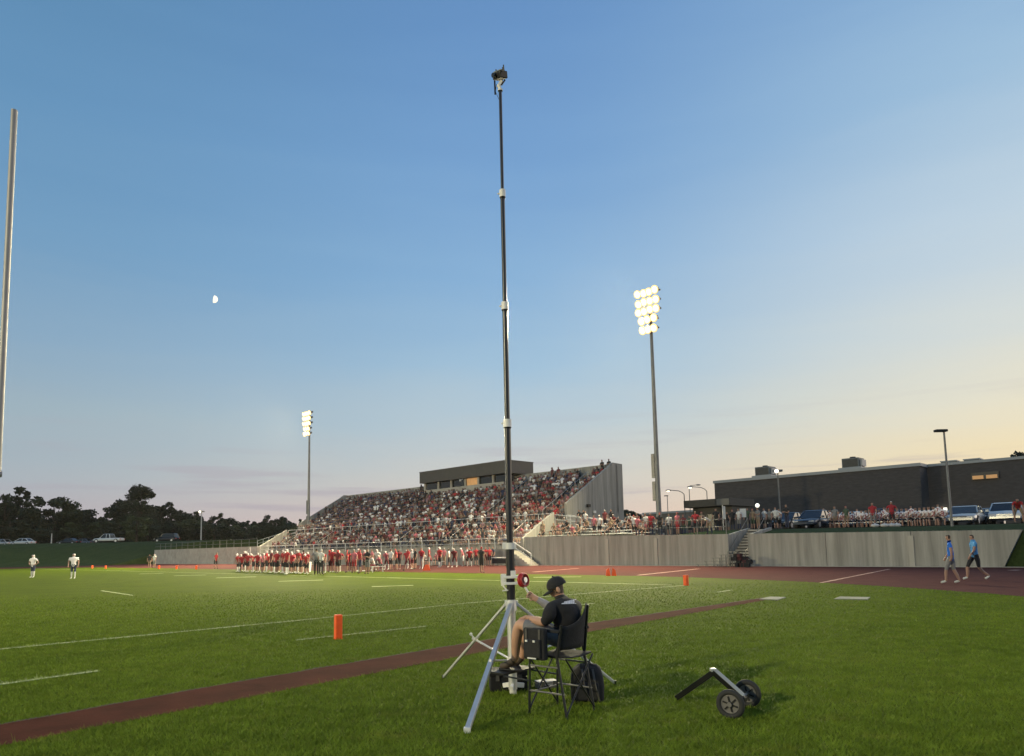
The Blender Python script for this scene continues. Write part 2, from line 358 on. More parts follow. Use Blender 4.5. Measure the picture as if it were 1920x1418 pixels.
# chalk lines, thin worn sheets
LINES = []
def chalk(name, pa, pb, w, z=.009, m='chalk', wob=.02):
    pa, pb = Vector(pa), Vector(pb); d = (pb - pa); L = d.length; d.normalize()
    if m == 'chalk': LINES.append((pa.x, pa.y, pb.x, pb.y, w / 2))
    x = Vector((-d.y, d.x, 0)); k = max(3, int(L / .25)); v1, v2 = [], []
    for i in range(k + 1):
        p = pa + d * (L * i / k); e = w * (.5 + .28 * mnoise.noise(Vector((i * .37, L, 3)))); o = wob * mnoise.noise(Vector((i * .2, 7, L)))
        v1.append(Vector((p.x, p.y, z)) + x * (e + o)); v2.append(Vector((p.x, p.y, z)) + x * (-e + o))
    mb = MB(); mb.add(v1 + v2, [(i, i + 1, k + 1 + i + 1, k + 1 + i) for i in range(k)]); o = mb.build(name, M[m], loc=pa); struct(o); return o
chalk('end_line', gp(-40, 1222), gp(560, 1164), .10); chalk('end_line', gp(560, 1164), gp(870, 1132), .09); chalk('end_line', gp(870, 1132), gp(1286, 1098), .1)
chalk('chalk_line', gp(-40, 1290), gp(185, 1259), .10); chalk('chalk_line', gp(556, 1201), gp(800, 1175), .07); chalk('chalk_line', gp(930, 1152), gp(1115, 1132), .07)
chalk('yard_mark', gp(697, 1100.5), gp(775, 1098), .35); chalk('yard_mark', gp(522, 1090.5), gp(606, 1088), .4); chalk('yard_mark', gp(405, 1084), gp(480, 1082), .5)
chalk('yard_mark', gp(326, 1080), gp(386, 1078.5), .5); chalk('yard_mark', gp(262, 1076.5), gp(306, 1075.5), .5); chalk('yard_mark', gp(1345, 1111), gp(1372, 1107), .12); chalk('yard_mark', gp(1000, 1083), gp(1090, 1082), .3)
chalk('sideline_mark', P(15.2, 24.4), P(118, 24.4), .16); chalk('chalk_line', P(15.2, -10), P(15.2, -20), .1)
chalk('yard_mark', gp(190, 1108), gp(250, 1117), .12)
chalk('track_marking', gp(1538, 1093.5), gp(1668, 1067.5), .16, .008, 'lane', 0); chalk('track_marking', gp(1000, 1073), gp(1085, 1066), .3, .008, 'lane', 0)
chalk('track_marking', gp(1196, 1079), gp(1310, 1067), .3, .008, 'lane', 0); chalk('track_marking', gp(1896, 1070), gp(1910, 1069), .35, .008, 'lane', 0)
# concrete slabs set in the grass
for i, (q, lab) in enumerate([([(1424, 1125), (1458, 1126.5), (1474, 1121.5), (1444, 1120.5)], 'pale concrete slab at the far end of the brown runway'),
                 ([(1564, 1124.5), (1626, 1126), (1632, 1121.5), (1574, 1120.5)], 'long pale concrete slab alone in the grass right of the runway')]):
    b = MB(); g = [gp(*p) for p in q]; b.hexa([Vector((p.x, p.y, -.03)) for p in g] + [Vector((p.x, p.y, .03)) for p in g]); o = b.build('concrete_slab', mat('slab', (.2, .205, .165), .9, var=.15), bevel=.01); tag(o, lab, 'slab')
# parking asphalt on the terrace and a lane on the far bank
b = MB(); lot = [7.6, 11.6, 15.6, 19.6, 23.6, 26.6]
for a, c in zip(lot[:-1], lot[1:]): b.add([P(a, 52.5, height(a, 60) + .05), P(c, 52.5, height(c, 60) + .05), P(c, 101, height(c, 60) + .05), P(a, 101, height(a, 60) + .05)], [(0, 3, 2, 1)])
struct(b.build('parking_lot', M['asphalt'], loc=P(0, 70, 2)))

# ================================================================== retaining wall
rwall = thing('retaining_wall', 'long stained grey concrete retaining wall behind the running track', 'wall', P(25, WALL_N, 0))
joints = [S_R, 12.5, 17.5, 21.2]
st0, st1 = SN(on_n(1402, WALL_N))[0], SN(on_n(1366, WALL_N))[0]
joints += [st0]
segs = list(zip([7.0, 12.4, 17.3], [12.4, 17.3, st0])) + [(st1, SN(on_n(1230, 46))[0]), (SN(on_n(1230, 46))[0], SN(on_n(1139, 46))[0]), (SN(on_n(1139, 46))[0], SN(on_n(1012, 46))[0]), (SN(on_n(1012, 46))[0], 43.7)]
for i, (a, c) in enumerate(segs):
    z0, z1 = wall_top(a), wall_top(c)
    a2 = a + .012; c2 = c - .012
    lowx = 1.0 if i == 0 else 0
    b = MB(); b.hexa([P(a2 + lowx, 46, -.1), P(a2 + lowx, 46.3, -.1), P(c2, 46.3, -.1), P(c2, 46, -.1), P(a2, 46, z0), P(a2, 46.3, z0), P(c2, 46.3, z1), P(c2, 46, z1)])
    b.build('wall_panel', M['concrete'], rwall)
for a in [segs[0][1], segs[4][0], segs[5][0]]:
    b = MB(); b.sn(a - .14, a + .14, 45.93, 45.998, 0, wall_top(a) - .25); b.build('joint_strip', mat('joint_sealant', (.36, .34, .3), .8), rwall)
#b = MB(); b.hexa([P(6.4, 46.5, -.1), P(6.4, 46.8, -.1), P(7.4, 46.4, -.1), P(7.4, 46.1, -.1), P(5.6, 46.9, 1.95), P(5.6, 47.2, 1.95), P(7.5, 46.4, 2.0), P(7.5, 46.1, 2.0)]); b.build('wall_return', M['concrete'], rwall)
# terrace steps through the wall
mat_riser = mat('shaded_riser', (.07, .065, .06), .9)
stp = thing('terrace_steps', 'concrete steps with pipe handrails climbing the gap in the retaining wall', 'steps', P((st0 + st1) / 2, 45, 0))
h0 = wall_top(st0)
for i in range(13):
    z = (h0 + .38) * (13 - i) / 13; n1 = 49.2 - i * .285
    MB().sn(st0 + .02, st1 - .02, n1 - .285, n1 + .03, z - .17, z - .05).build('step', M['concrete_pale'], stp)
    MB().sn(st0 + .02, st1 - .02, n1 - .20, n1 + .03, z - .30, z - .175).build('riser', mat_riser, stp)
for a, c in ((st0 - .24, st0), (st1, st1 + .24)):
    b = MB(); b.hexa([P(a, 46.31, -.1), P(a, 49.4, -.1), P(c, 49.4, -.1), P(c, 46.31, -.1), P(a, 46.31, h0), P(a, 49.4, h0 + .45), P(c, 49.4, h0 + .45), P(c, 46.31, h0)]); b.build('cheek_wall', M['concrete'], stp)
for s_ in (st0 + .06, st1 - .06):
    b = MB(); b.tube(P(s_, 49.0, h0 + .35), P(s_, 49.0, h0 + 1.2), .02); b.tube(P(s_, 45.7, .15), P(s_, 45.7, .95), .02); b.tube(P(s_, 49.0, h0 + 1.2), P(s_, 45.7, .95), .02)
    b.build('handrail', M['galv'], stp)
# low aluminium bench rows beside the steps, and crates of red kit
bx1 = SN(on_n(1372, 44.6))[0]
lb = thing('bench_rack', 'small stack of metal bench rows at the foot of the steps', 'bench', P(st1 + 1.2, 44.6, 0))
for i in range(5):
    b = MB(); b.sn(bx1, bx1 + 2.4 - i * .4, 44.0 + i * .35, 44.22 + i * .35, .18 + i * .2, .22 + i * .2)
    for q in range(4):
        x = bx1 + .1 + q * (2.2 - i * .4) / 3; b.sn(x, x + .04, 44.08 + i * .35, 44.12 + i * .35, 0, .18 + i * .2)
    b.build('bench_row', M['galv'], lb)
kx0, kx1 = SN(on_n(1404, 44.3))[0], SN(on_n(1374, 44.3))[0]; bx1 = SN(on_n(1368, 44.6))[0]
darkred = mat('dark_red_nylon', (.06, .012, .014), .8)
hs = tag(link('kit_heap', None, None, P((st0 + st1) / 2, 44.4, 0)), 'heap of dark red kit bags piled at the bottom of the terrace steps', 'kit bags')
for i in range(14):
    b = MB(); c = P(kx0 + random.random() * (kx1 - kx0), 43.9 + random.random() * .8, .15 + .2 * (i % 4)); b.ob(c, (U + N * random.uniform(-.6, .6)).normalized(), (N - U * 0).normalized(), Z, random.uniform(.14, .3), random.uniform(.1, .2), random.uniform(.08, .16)); b.tube(c + Z * .1 - U * .12, c + Z * .26, .012); b.tube(c + Z * .26, c + Z * .1 + U * .12, .012); b.build('bag', darkred if i % 3 == 0 else M['blackcloth'], hs, bevel=.04)
# dark tarp roll by the wall foot
b = MB()
g0, g1 = gp(1028, 1058.2), gp(1071, 1057)
for i in range(7): b.ell(g0.lerp(g1, i / 6) + Z * .1, .55, .25, .16 + .1 * random.random(), 9, 5)
tag(b.build('tarp_roll', M['blackcloth']), 'dark rolled tarp lying along the foot of the retaining wall', 'tarp')
# far end of the same wall, beyond the stand
fw = thing('far_wall', 'pale grey concrete wall beyond the left end of the stand', 'wall', P(115, 46, 0))
for i in range(8):
    a = 95.6 + i * 5.05; b = MB(); b.sn(a + .02, a + 5.03, 46, 46.3, -.1, 2.5); b.build('wall_panel', M['concrete_pale'], fw)

# ================================================================== grandstand
S0, S1 = 43.7, 95.3
gs = thing('grandstand', 'large concrete grandstand packed with spectators, steep end walls on either side', 'grandstand', P((S0 + S1) / 2, 53, 0))
def trz(n): return 1.5 + .575 * (n - 46)
rows = []                                           # (n of seat line, tread z)
b = MB(); b.sn(S0 + .3, S1 - .3, 46.0, 46.25, -.05, 1.5); b.build('front_wall', M['concrete'], gs)
b = MB(); b.sn(S0 + .3, S1 - .3, 46.25, 47.4, 1.3, 1.5); b.build('walkway', M['concrete_step'], gs)
for i in range(4):
    n0 = 47.4 + i * .72; z = 1.5 + .42 * (i + 1); b = MB(); b.sn(S0 + .3, S1 - .3, n0, n0 + .716, z - .6, z); b.build('tier', M['concrete_step'], gs); rows.append((n0 + .25, z))
z = 3.6; b = MB(); b.sn(S0 + .3, S1 - .3, 50.284, 52.0, z - .6, z); b.build('walkway', M['concrete_step'], gs)
nr = 11
for i in range(nr):
    n0 = 52.0 + i * .745; z = 4.3 + .445 * i; b = MB(); b.sn(S0 + .3, S1 - .3, n0, n0 + .741, z - .7, z); b.build('tier', M['concrete_step'], gs); rows.append((n0 + .25, z))
ztop = z
b = MB(); b.sn(S0, S1, 60.2, 60.5, 5, 10.2); b.build('back_wall', M['concrete'], gs)
b = MB(); b.sn(S0 + .3, S1 - .3, 60.5, 61.3, 0, 9.0); b.build('rear_frame', M['concrete'], gs)
# end walls: stepped wedge profiles
def wing(sa, sb, nm='end_wall'):
    lo = [P(sa, 45.9, -.05), P(sa, 45.9, 2.4), P(sa, 50.2, 4.85), P(sa, 50.2, 3.3), P(sa, 52.05, 3.3), P(sa, 52.05, -.05)]
    hi = [P(sa, 52.06, -.05), P(sa, 52.06, 5.75), P(sa, 58.9, 9.7), P(sa, 59.7, 10.25), P(sa, 61.4, 10.2), P(sa, 61.4, -.05)]
    for q in (lo, hi):
        b = MB(); b.poly(q, U * (sb - sa)); b.build(nm, M['concrete'], gs, fix=True)
wing(S0, S0 + .3); wing(S1 - .3, S1)
b = MB(); b.ob(P(S0 - .08, 56.3, 5.0), U, N, Z, .07, .16, .12); b.build('wall_light', M['whitep'], gs)
b = MB(); b.ob(P(S0 - .12, 55.3, 5.6), U, N, Z, .12, .2, .14); b.build('speaker_horn', M['black'], gs)
# rails (white painted pipe), posts built one by one
def rail(parent, pts, h, step=1.8, r=.028, mats='rail', mid=True, name='railing'):
    b = MB()
    for p, q in zip(pts[:-1], pts[1:]):
        b.tube(p + Z * h, q + Z * h, r, n=5)
        if mid: b.tube(p + Z * h * .55, q + Z * h * .55, r * .85, n=5)
        k = max(1, int((q - p).length / step))
        for i in range(k + 1): m = p.lerp(q, i / k); b.tube(m, m + Z * h, r, n=5)
    return b.build(name, M[mats], parent)
for a in np.arange(S0 + .3, S1 - 2, 7.3): rail(gs, [P(a, 46.12, 1.5), P(min(a + 7.2, S1 - .4), 46.12, 1.5)], 1.0, r=.035)
for a in np.arange(S0 + .3, S1 - 2, 7.3): rail(gs, [P(a, 50.3, 3.6), P(min(a + 7.2, S1 - .4), 50.3, 3.6)], 1.15, r=.035)
AIS = [S0 + 3.2 + i * 8.7 for i in range(6)]
for a in AIS:
    for n0, z0, n1, z1 in ((47.5, 1.9, 50.0, 3.5), (52.2, 4.4, 59.6, 8.7)):
        rail(gs, [P(a, n0, z0), P(a, n1, z1)], .9, 1.6, .022, mid=False, name='aisle_rail')
    for i in range(nr):
        n0 = 52.0 + i * .745; z = 4.3 + .445 * i; b = MB(); b.sn(a - .5, a + .5, n0 - .36, n0, z - .445, z - .22); b.build('aisle_step', M['concrete_pale'], gs)
# entry ramps either end with white rails
for sgn, sa, sb in ((0, S0, 34.4), (1, S1, 104.5)):
    b = MB(); q = [P(sa, 50.3, 2), P(sa, 50.3, 3.6), P(sb, 50.3, 2.45), P(sb, 50.3, 2)]; b.poly(q, N * 1.7); b.build('entry_ramp', M['concrete_step'], gs, fix=True)
    rail(gs, [P(sa, 50.3, 3.6), P(sb, 50.3, 2.45)], 1.0, r=.04); rail(gs, [P(sa, 52.0, 3.6), P(sb, 52.0, 2.45)], 1.0, r=.04)
# stair down to the track at both ends of the front wall
for k_, (sa, d_) in enumerate(((S0 + .5, -1), (S1 - .5, 1))):
    for i in range(8):
        b = MB(); z = 1.5 * (8 - i) / 9; s_ = sa + d_ * (i * .3); b.sn(min(s_, s_ + d_ * .3), max(s_, s_ + d_ * .3), 44.6, 45.85, 0, z); b.build('stair_step', M['concrete_pale'], gs)
    rail(gs, [P(sa, 44.6, 1.4), P(sa + d_ * 2.6, 44.6, .1)], .95, r=.05)
# ---- press box
pb = thing('press_box', 'long press box with a deep dark flat roof on top of the grandstand', 'press box', P(65.5, 59, 8.5))
b = MB(); b.sn(57.3, 73.9, 57.9, 62.2, 10.3, 11.75); b.build('roof', M['fascia'], pb)
b = MB(); b.sn(57.25, 73.95, 57.85, 62.25, 11.752, 11.82); b.build('roof_cap', mat('roof_cap', (.09, .085, .08), .6), pb)
b = MB(); b.sn(58.6, 73.2, 58.4, 61.8, 8.0, 9.38); b.build('wall', M['concrete_pale'], pb)
b = MB(); b.sn(58.7, 73.1, 59.3, 61.7, 9.384, 10.3); b.build('inner_wall', M['dark'], pb)
wy = [73.2 - x for x in (.0, 2.35, 2.65, 4.9, 5.2, 7.6, 7.9, 10.0, 10.3, 12.6, 12.9, 14.6)]
for i in range(0, 12, 2):
    o = MB().sn(wy[i + 1], wy[i], 58.62, 58.66, 9.42, 10.28).build('window', M['lit'] if i == 6 else M['glass'], pb)
    if i == 6: o['label'] = 'window lit orange from inside'
for i in range(1, 11, 2):
    MB().sn(wy[i + 1], wy[i] , 58.42, 58.75, 9.384, 10.3).build('mullion', M['concrete_pale'], pb)
MB().sn(58.0, 58.35, 58.6, 58.9, 8.2, 10.3).build('column', M['concrete_pale'], pb); MB().sn(57.9, 58.5, 61.2, 61.9, 8.2, 10.3).build('column', M['booth'], pb)
MB().sn(73.4, 73.7, 58.5, 58.8, 8.2, 10.3).build('column', M['concrete_pale'], pb); MB().sn(58.45, 58.55, 59.4, 61.2, 8.6, 10.2).build('end_panel', M['concrete_pale'], pb)
b = MB(); b.tube(P(65.3, 57.95, 10.2), P(65.3, 57.6, 10.05), .05); b.ell(P(65.3, 57.5, 10.0), .14, .2, .14); b.build('camera_pod', M['whitep'], pb)
# ---- small bleachers on the terrace
bl = thing('terrace_bleachers', 'low metal bleachers on the terrace beside the stand end wall', 'bleachers', P(38, 48, 2.3))
for i in range(4):
    MB().sn(31, 43.2, 47.0 + i * .72, 47.3 + i * .72, 2.55 + .26 * i, 2.6 + .26 * i).build('seat_plank', M['alu'], bl)
    MB().sn(31, 43.2, 46.75 + i * .72, 46.98 + i * .72, 2.3 + .26 * i, 2.34 + .26 * i).build('foot_plank', M['alu'], bl)
for s_ in np.arange(31.4, 43.3, 2.3): 
    b = MB(); b.bar(P(s_, 46.8, 2.3), P(s_, 49.4, 3.35), .06); b.bar(P(s_, 49.3, 2.2), P(s_, 49.3, 3.35), .06); b.bar(P(s_, 47.1, 2.2), P(s_, 47.1, 2.55), .06); b.build('frame', M['galv'], bl)

# ================================================================== buildings
sc_ = thing('school_building', 'long dark brick school building with a pale metal coping and a flat roof', 'building', P(0, 105, 2))
zt = 11.2
p0 = on_n(1345, 103.5); p1 = on_n(1735, 103.5); sA, sB = SN(p1)[0], SN(p0)[0]
MB().sn(sA, sB, 103.5, 150, 1.5, zt).build('wall', M['brick'], sc_)
MB().sn(sA - .15, sB + .15, 103.35, 150, zt + .003, zt + .42).build('coping', M['coping'], sc_)
sC = SN(on_n(2350, 108))[0]
MB().sn(sC, sA - .003, 107.0, 150, 1.5, zt + .1).build('wing_wall', M['brick'], sc_)
MB().sn(sC, sA - .16, 106.85, 150, zt + .103, zt + .45).build('wing_coping', M['coping'], sc_)
for a, w in ((SN(on_n(1560, 103))[0], 3.5), (SN(on_n(1668, 103))[0], 4.0), (SN(on_n(1395, 103))[0], 4)):
    MB().sn(a - w, a + w, 103.2, 103.495, 3.6, 5.1).build('window', M['glass'], sc_); MB().sn(a - w - .2, a + w + .2, 103.0, 103.45, 5.105, 5.35).build('canopy', M['black'], sc_)
for px_ in (1858,):
    q = on_n(px_, 107); a = SN(q)[0]; MB().sn(a - 1.5, a + 1.5, 106.7, 106.98, 9.1, 10.0).build('window_frame', M['dark'], sc_)
    for k_ in (-.75, .75): 
        o = MB().sn(a + k_ - .6, a + k_ + .6, 106.6, 106.68, 9.15, 9.6).build('lit_window', M['lit'], sc_)
q = on_n(1773, 106.9); MB().ob(P(SN(q)[0], 106.6, 5.4), U, N, Z, .5, .2, .28).build('wall_light', M['bulbw'], sc_)
for px_ in (1845, 1880): 
    q = on_n(px_, 106.9); MB().sn(SN(q)[0] - 2.3, SN(q)[0] + 2.3, 106.8, 106.99, 4.6, 4.8).build('window_band', M['glass'], sc_)
def hvac(px, n, w, h, lab):
    q = on_n(px, n); s_ = SN(q)[0]; t = thing('rooftop_unit', lab, 'hvac unit', P(s_, n, zt + .45))
    MB().sn(s_ - w / 2 - .4, s_ + w / 2 + .4, n - 1.6, n + 1.6, zt + .46, zt + .75).build('curb', M['coping'], t)
    MB().sn(s_ - w / 2, s_ + w / 2, n - 1.2, n + 1.2, zt + .75, zt + .75 + h).build('casing', M['hvac'], t, bevel=.05)
    for k_ in range(6): MB().sn(s_ - w / 2 + .15, s_ + w / 2 - .15, n - 1.26, n - 1.202, zt + .9 + k_ * (h - .3) / 6, zt + .9 + k_ * (h - .3) / 6 + .12).build('louvre', M['fascia'], t)
    MB().sn(s_ - w / 2 - .35, s_ - w / 2 - .05, n - .8, n + .8, zt + .9, zt + .75 + h * .8).build('duct', M['coping'], t)
    b = MB(); b.tube(P(s_, n, zt + .75 + h), P(s_, n, zt + 1.0 + h), .4, n=12); b.build('fan_cowl', M['fascia'], t)
hvac(1443, 106, 2.3, 1.35, 'boxy rooftop unit at the left end of the school roof'); hvac(1610, 106, 2.3, 1.35, 'boxy rooftop unit in the middle of the school roof')
for px_, lab in ((1794, 'low pale roof hatch on the right wing of the school'), (1838, 'smaller low roof hatch near the picture edge of the school roof')):
    q = on_n(px_, 112); s_ = SN(q)[0]; t = thing('roof_hatch', lab, 'roof hatch', P(s_, 112, zt)); MB().sn(s_ - .9, s_ + .9, 111, 113, zt + .45, zt + .95).build('curb', M['hvac'], t); MB().sn(s_ - 1, s_ + 1, 110.9, 113.1, zt + .953, zt + 1.1).build('lid', M['coping'], t)
# ticket booth
c = on_n(1340, 66.0); cs = SN(c)[0]
tb = thing('concession_booth', 'small dark block booth with an overhanging flat roof on the terrace', 'booth', P(cs, 66, 2.3))
MB().sn(cs - 2.1, cs + 2.3, 66, 70, 2.2, 5.35).build('wall', M['booth'], tb)
MB().sn(cs - 2.3, cs + 2.9, 65.2, 70.6, 5.353, 6.1).build('roof', M['booth'], tb, bevel=.03)
MB().sn(cs - 2.25, cs - .9, 65.13, 65.198, 5.42, 6.05).build('roof_sign_panel', mat('pale_panel', (.17, .16, .14), .8), tb)
MB().sn(cs - .3, cs + .6, 65.93, 65.998, 2.4, 4.6).build('door', M['dark'], tb)
MB().sn(cs - 1.8, cs - .7, 65.93, 65.998, 3.4, 4.4).build('window', M['glass'], tb)
# low building far behind
b_s0, b_s1 = SN(on_n(1315, 125))[0], SN(on_n(1209, 125))[0]
lw = thing('low_building', 'low tan building far behind the terrace between stand and booth', 'building', P(b_s0, 125, 2))
MB().sn(b_s0 - 8, b_s1, 125, 150, 1.5, 7.9).build('wall', mat('tan_block', (.16, .145, .125), .9, var=.12), lw); MB().sn(b_s0 - 8, b_s1 + .2, 124.8, 150, 7.903, 8.3).build('coping', M['coping'], lw)
for k_ in range(5): MB().sn(b_s0 + k_ * 4, b_s0 + k_ * 4 + 2.2, 124.9, 124.99, 3.6, 5.2).build('window', M['glass'], lw)
# ================================================================== floodlight poles
def flood_pole(px, d, ytop, ybot, label, power):
    base = at(px, 1027 - .0206 * (px - 960), d); base.z = 2.2
    zt_ = at(px, ytop, d).z; zb = at(px, ybot, d).z
    t = thing('floodlight_pole', label, 'floodlight', base, 'stadium floodlight poles')
    top = Vector((base.x, base.y, zt_))
    b = MB(); b.tube(base - Z * 1.0, base + Z * 4, .24, .21, 12); b.tube(base + Z * 4, top, .205, .11, 12); b.build('pole', M['pole'], t)
    b = MB(); b.tube(base - Z * .5, base + Z * .35, .42, .38, 12); b.build('concrete_footing', M['concrete_pale'], t)
    f = (-N * .92 - Z * .38).normalized(); side = (f.cross(Z)).normalized(); upv = side.cross(f)
    for i, (z0, z1) in enumerate(((3.0, 4.6), (4.9, 6.9))):
        b = MB(); b.ob(base + Z * ((z0 + z1) / 2) + side * .0 - U * -.3, side, N, Z, .14, .16, (z1 - z0) / 2); b.build('ballast_box', M['galv'], t)
    rowsn = [4, 4, 4, 3, 3]; k = len(rowsn)
    for i, m in enumerate(rowsn):
        z = zt_ - .15 - (zt_ - zb - .3) * i / (k - 1)
        c = Vector((base.x, base.y, z)); w = .57
        b = MB(); b.bar(c - side * (w * (m - 1) / 2 + .3) - N * .15, c + side * (w * (m - 1) / 2 + .3) - N * .15, .1); b.build('crossarm', M['galv'], t)
        for j in range(m):
            q = c + side * (w * (j - (m - 1) / 2) + random.uniform(-.05, .05)) - N * .45 + Z * random.uniform(-.05, .05)
            b = MB(); b.tube(q - f * .35, q + f * .05, .1, .35, 12); b.tube(q - f * .5, q - f * .35, .12, .12, 8); b.tube(q, c + side * (w * (j - (m - 1) / 2)) - N * .15, .03)
            l = b.build('flood_lamp', M['galv'], t)
            MB().ring(q + f * .06, f, .31, .055, 14, 5).build('glow_ring', M['glow_ring'], l); MB().disc(q + f * .085, f, .265, 14, .03).build('lens', M['lamp'], l)  # emitting ring stands in for the warm halo of each lens
    return t, Vector((base.x, base.y, (zt_ + zb) / 2))
def aim(name, loc, target, energy, size=R(70), col=(1, .87, .52), blend=.9):
    d = bpy.data.lights.new(name, 'SPOT'); d.energy = energy; d.spot_size = size; d.spot_blend = blend; d.color = col; d.shadow_soft_size = .8
    o = bpy.data.objects.new(name, d); COL.objects.link(o); o.location = loc; o.rotation_euler = (Vector(target) - Vector(loc)).to_track_quat('-Z', 'Y').to_euler(); return o
tR, hR = flood_pole(1238, 57.9, 547, 622, 'tall lit floodlight pole on the terrace right of the grandstand end wall', 1)
tL, hL = flood_pole(578, 103, 774, 816, 'tall lit floodlight pole at the far left end of the grandstand', 1)
FL = 0.5
aim('floodlight', hR - N * 1.4, P(50, 0, 0), 330000 * FL, R(165), blend=1); aim('floodlight', hL - N * 1.4, P(95, 0, 0), 420000 * FL, R(165), blend=1)
# unseen lamps, no poles, added on the visitors' side to brighten stand and players
aim('floodlight', P(14, -52, 21), P(40, 20, 0), 240000 * FL, R(165), blend=1); aim('floodlight', P(97, -50, 21), P(90, 10, 0), 300000 * FL, R(165), blend=1)
# ================================================================== street lamps
def lamp_post(px, ytop, zb, d, label, style, r=.1, lit=True, col='pole'):
    base = at(px, 1027 - .0206 * (px - 960), d); base.z = zb; topz = at(px, ytop, d).z; top = Vector((base.x, base.y, topz))
    t = thing('lamp_post', label, 'lamp post', base)
    b = MB(); b.tube(base, top, r, r * .7, 8); b.build('pole', M[col], t)
    if style == 'box':
        b = MB(); b.bar(top - Vector((.55, 0, -.02)), top + Vector((.16, 0, .02)), .36, .15); b.build('lamp_head', M['black'], t, bevel=.03)
    elif style == 'ball':
        b = MB(); b.ob(top + Z * .08, Vector((1, 0, 0)), Vector((0, 1, 0)), Z, .5, .3, .12); h = b.build('lamp_head', M['galv'], t)
        b = MB(); b.ell(top - Vector((.25, .32, .0)), .26, .2, .24); b.build('lens', M['bulb'], h)
    elif style == 'arm':
        pts = [top, top + Vector((-.35, 0, .35)), top + Vector((-.9, 0, .6)), top + Vector((-2.2, 0, .75))]; b = MB(); b.path(pts, r * .6); b.build('arm', M[col], t)
        b = MB(); b.ell(pts[-1] + Vector((-.4, 0, -.02)), .5, .25, .14); h = b.build('lamp_head', M['galv'], t)
        if lit: MB().ell(pts[-1] + Vector((-.45, -.05, -.16)), .3, .2, .14).build('lens', M['bulb'], h)
    elif style == 'armr':
        pts = [top, top + Vector((.2, 0, .3)), top + Vector((1.3, 0, .4))]; b = MB(); b.path(pts, r * .6); b.build('arm', M[col], t); MB().ell(pts[-1] + Vector((.3, 0, 0)), .45, .2, .12).build('lamp_head', M['galv'], t)
    return t
lamp_post(1787, 808, 2.0, 43, 'dark unlit lamp post with a box head behind the right end of the retaining wall', 'box', .08)
lamp_post(1466, 884, 2.3, 84, 'slim lit lamp post standing before the dark school wall', 'ball', .12, col='galv')
lamp_post(1287, 927, 2.3, 118, 'lit street lamp with a curved arm above the low tan building', 'arm', .11, col='galv')
lamp_post(1297, 914, 2.3, 122, 'unlit thin street lamp beside the booth roof', 'armr', .09, lit=False, col='galv')
lamp_post(1255, 930, 2.3, 130, 'thin short lamp post between floodlight pole and tan building', 'box', .09, col='galv')
lamp_post(1330, 921, 2.3, 112, 'lit street lamp peeping over the booth roof', 'arm', .09, col='galv')
lamp_post(376, 960, 3, 150, 'pale lit lamp post in front of the tree line left of the stand', 'ball', .16, col='coping')
lamp_post(141, 970, 4, 170, 'bare grey lamp post by the far bank lane among the trees', 'box', .14, col='galv')
lamp_post(603, 970, 2.3, 125, 'short thin lamp post rising beyond the stand left slope', 'box', .09, col='galv')
lamp_post(95, 1000, 3.8, 150, 'short white post on the far bank beside the pale sedan', 'box', .14, col='coping')
for px_, py_, d_ in ((1420, 948, 80),):
    p = at(px_, py_, d_); t = thing('terrace_lamp', 'small bright lamp on a short post behind the terrace crowd', 'lamp', Vector((p.x, p.y, 2.3)))
    MB().tube(Vector((p.x, p.y, 2.3)), p, .05).build('pole', M['galv'], t); MB().ell(p, .24, .24, .24).build('lens', M['bulbw'], t)
# ================================================================== moon
mc = at(401, 561, 9000); rm = 9000 * 7.2 / 1320
vr = ray(401, 561).normalized(); right = vr.cross(Z).normalized(); upm = right.cross(vr)
b = MB(); vs_ = []; n_ = 14
rx_ = (right * .98 + upm * -.12).normalized(); uy_ = vr.cross(rx_)
for j in range(n_ + 1):
    ph = -math.pi / 2 + math.pi * j / n_
    for i in range(9):
        th = -.22 + (math.pi / 2 + .22) * i / 8                     # the sunlit part of the globe
        vs_.append(mc + uy_ * (rm * math.sin(ph)) + rx_ * (rm * math.cos(ph) * math.sin(th)) - vr * (rm * math.cos(ph) * math.cos(th)))
b.add(vs_, [(j * 9 + i, j * 9 + i + 1, (j + 1) * 9 + i + 1, (j + 1) * 9 + i) for j in range(n_) for i in range(8)], True)
tag(b.build('moon', mat('moon_light', (.6, .6, .5), 1, emit=(1, .93, .72), estr=.95, var=.1, vscale=.05)), 'half moon, small and pale yellow in the blue sky', 'moon')  # sunlight on the moon put in as emission, dark side left out
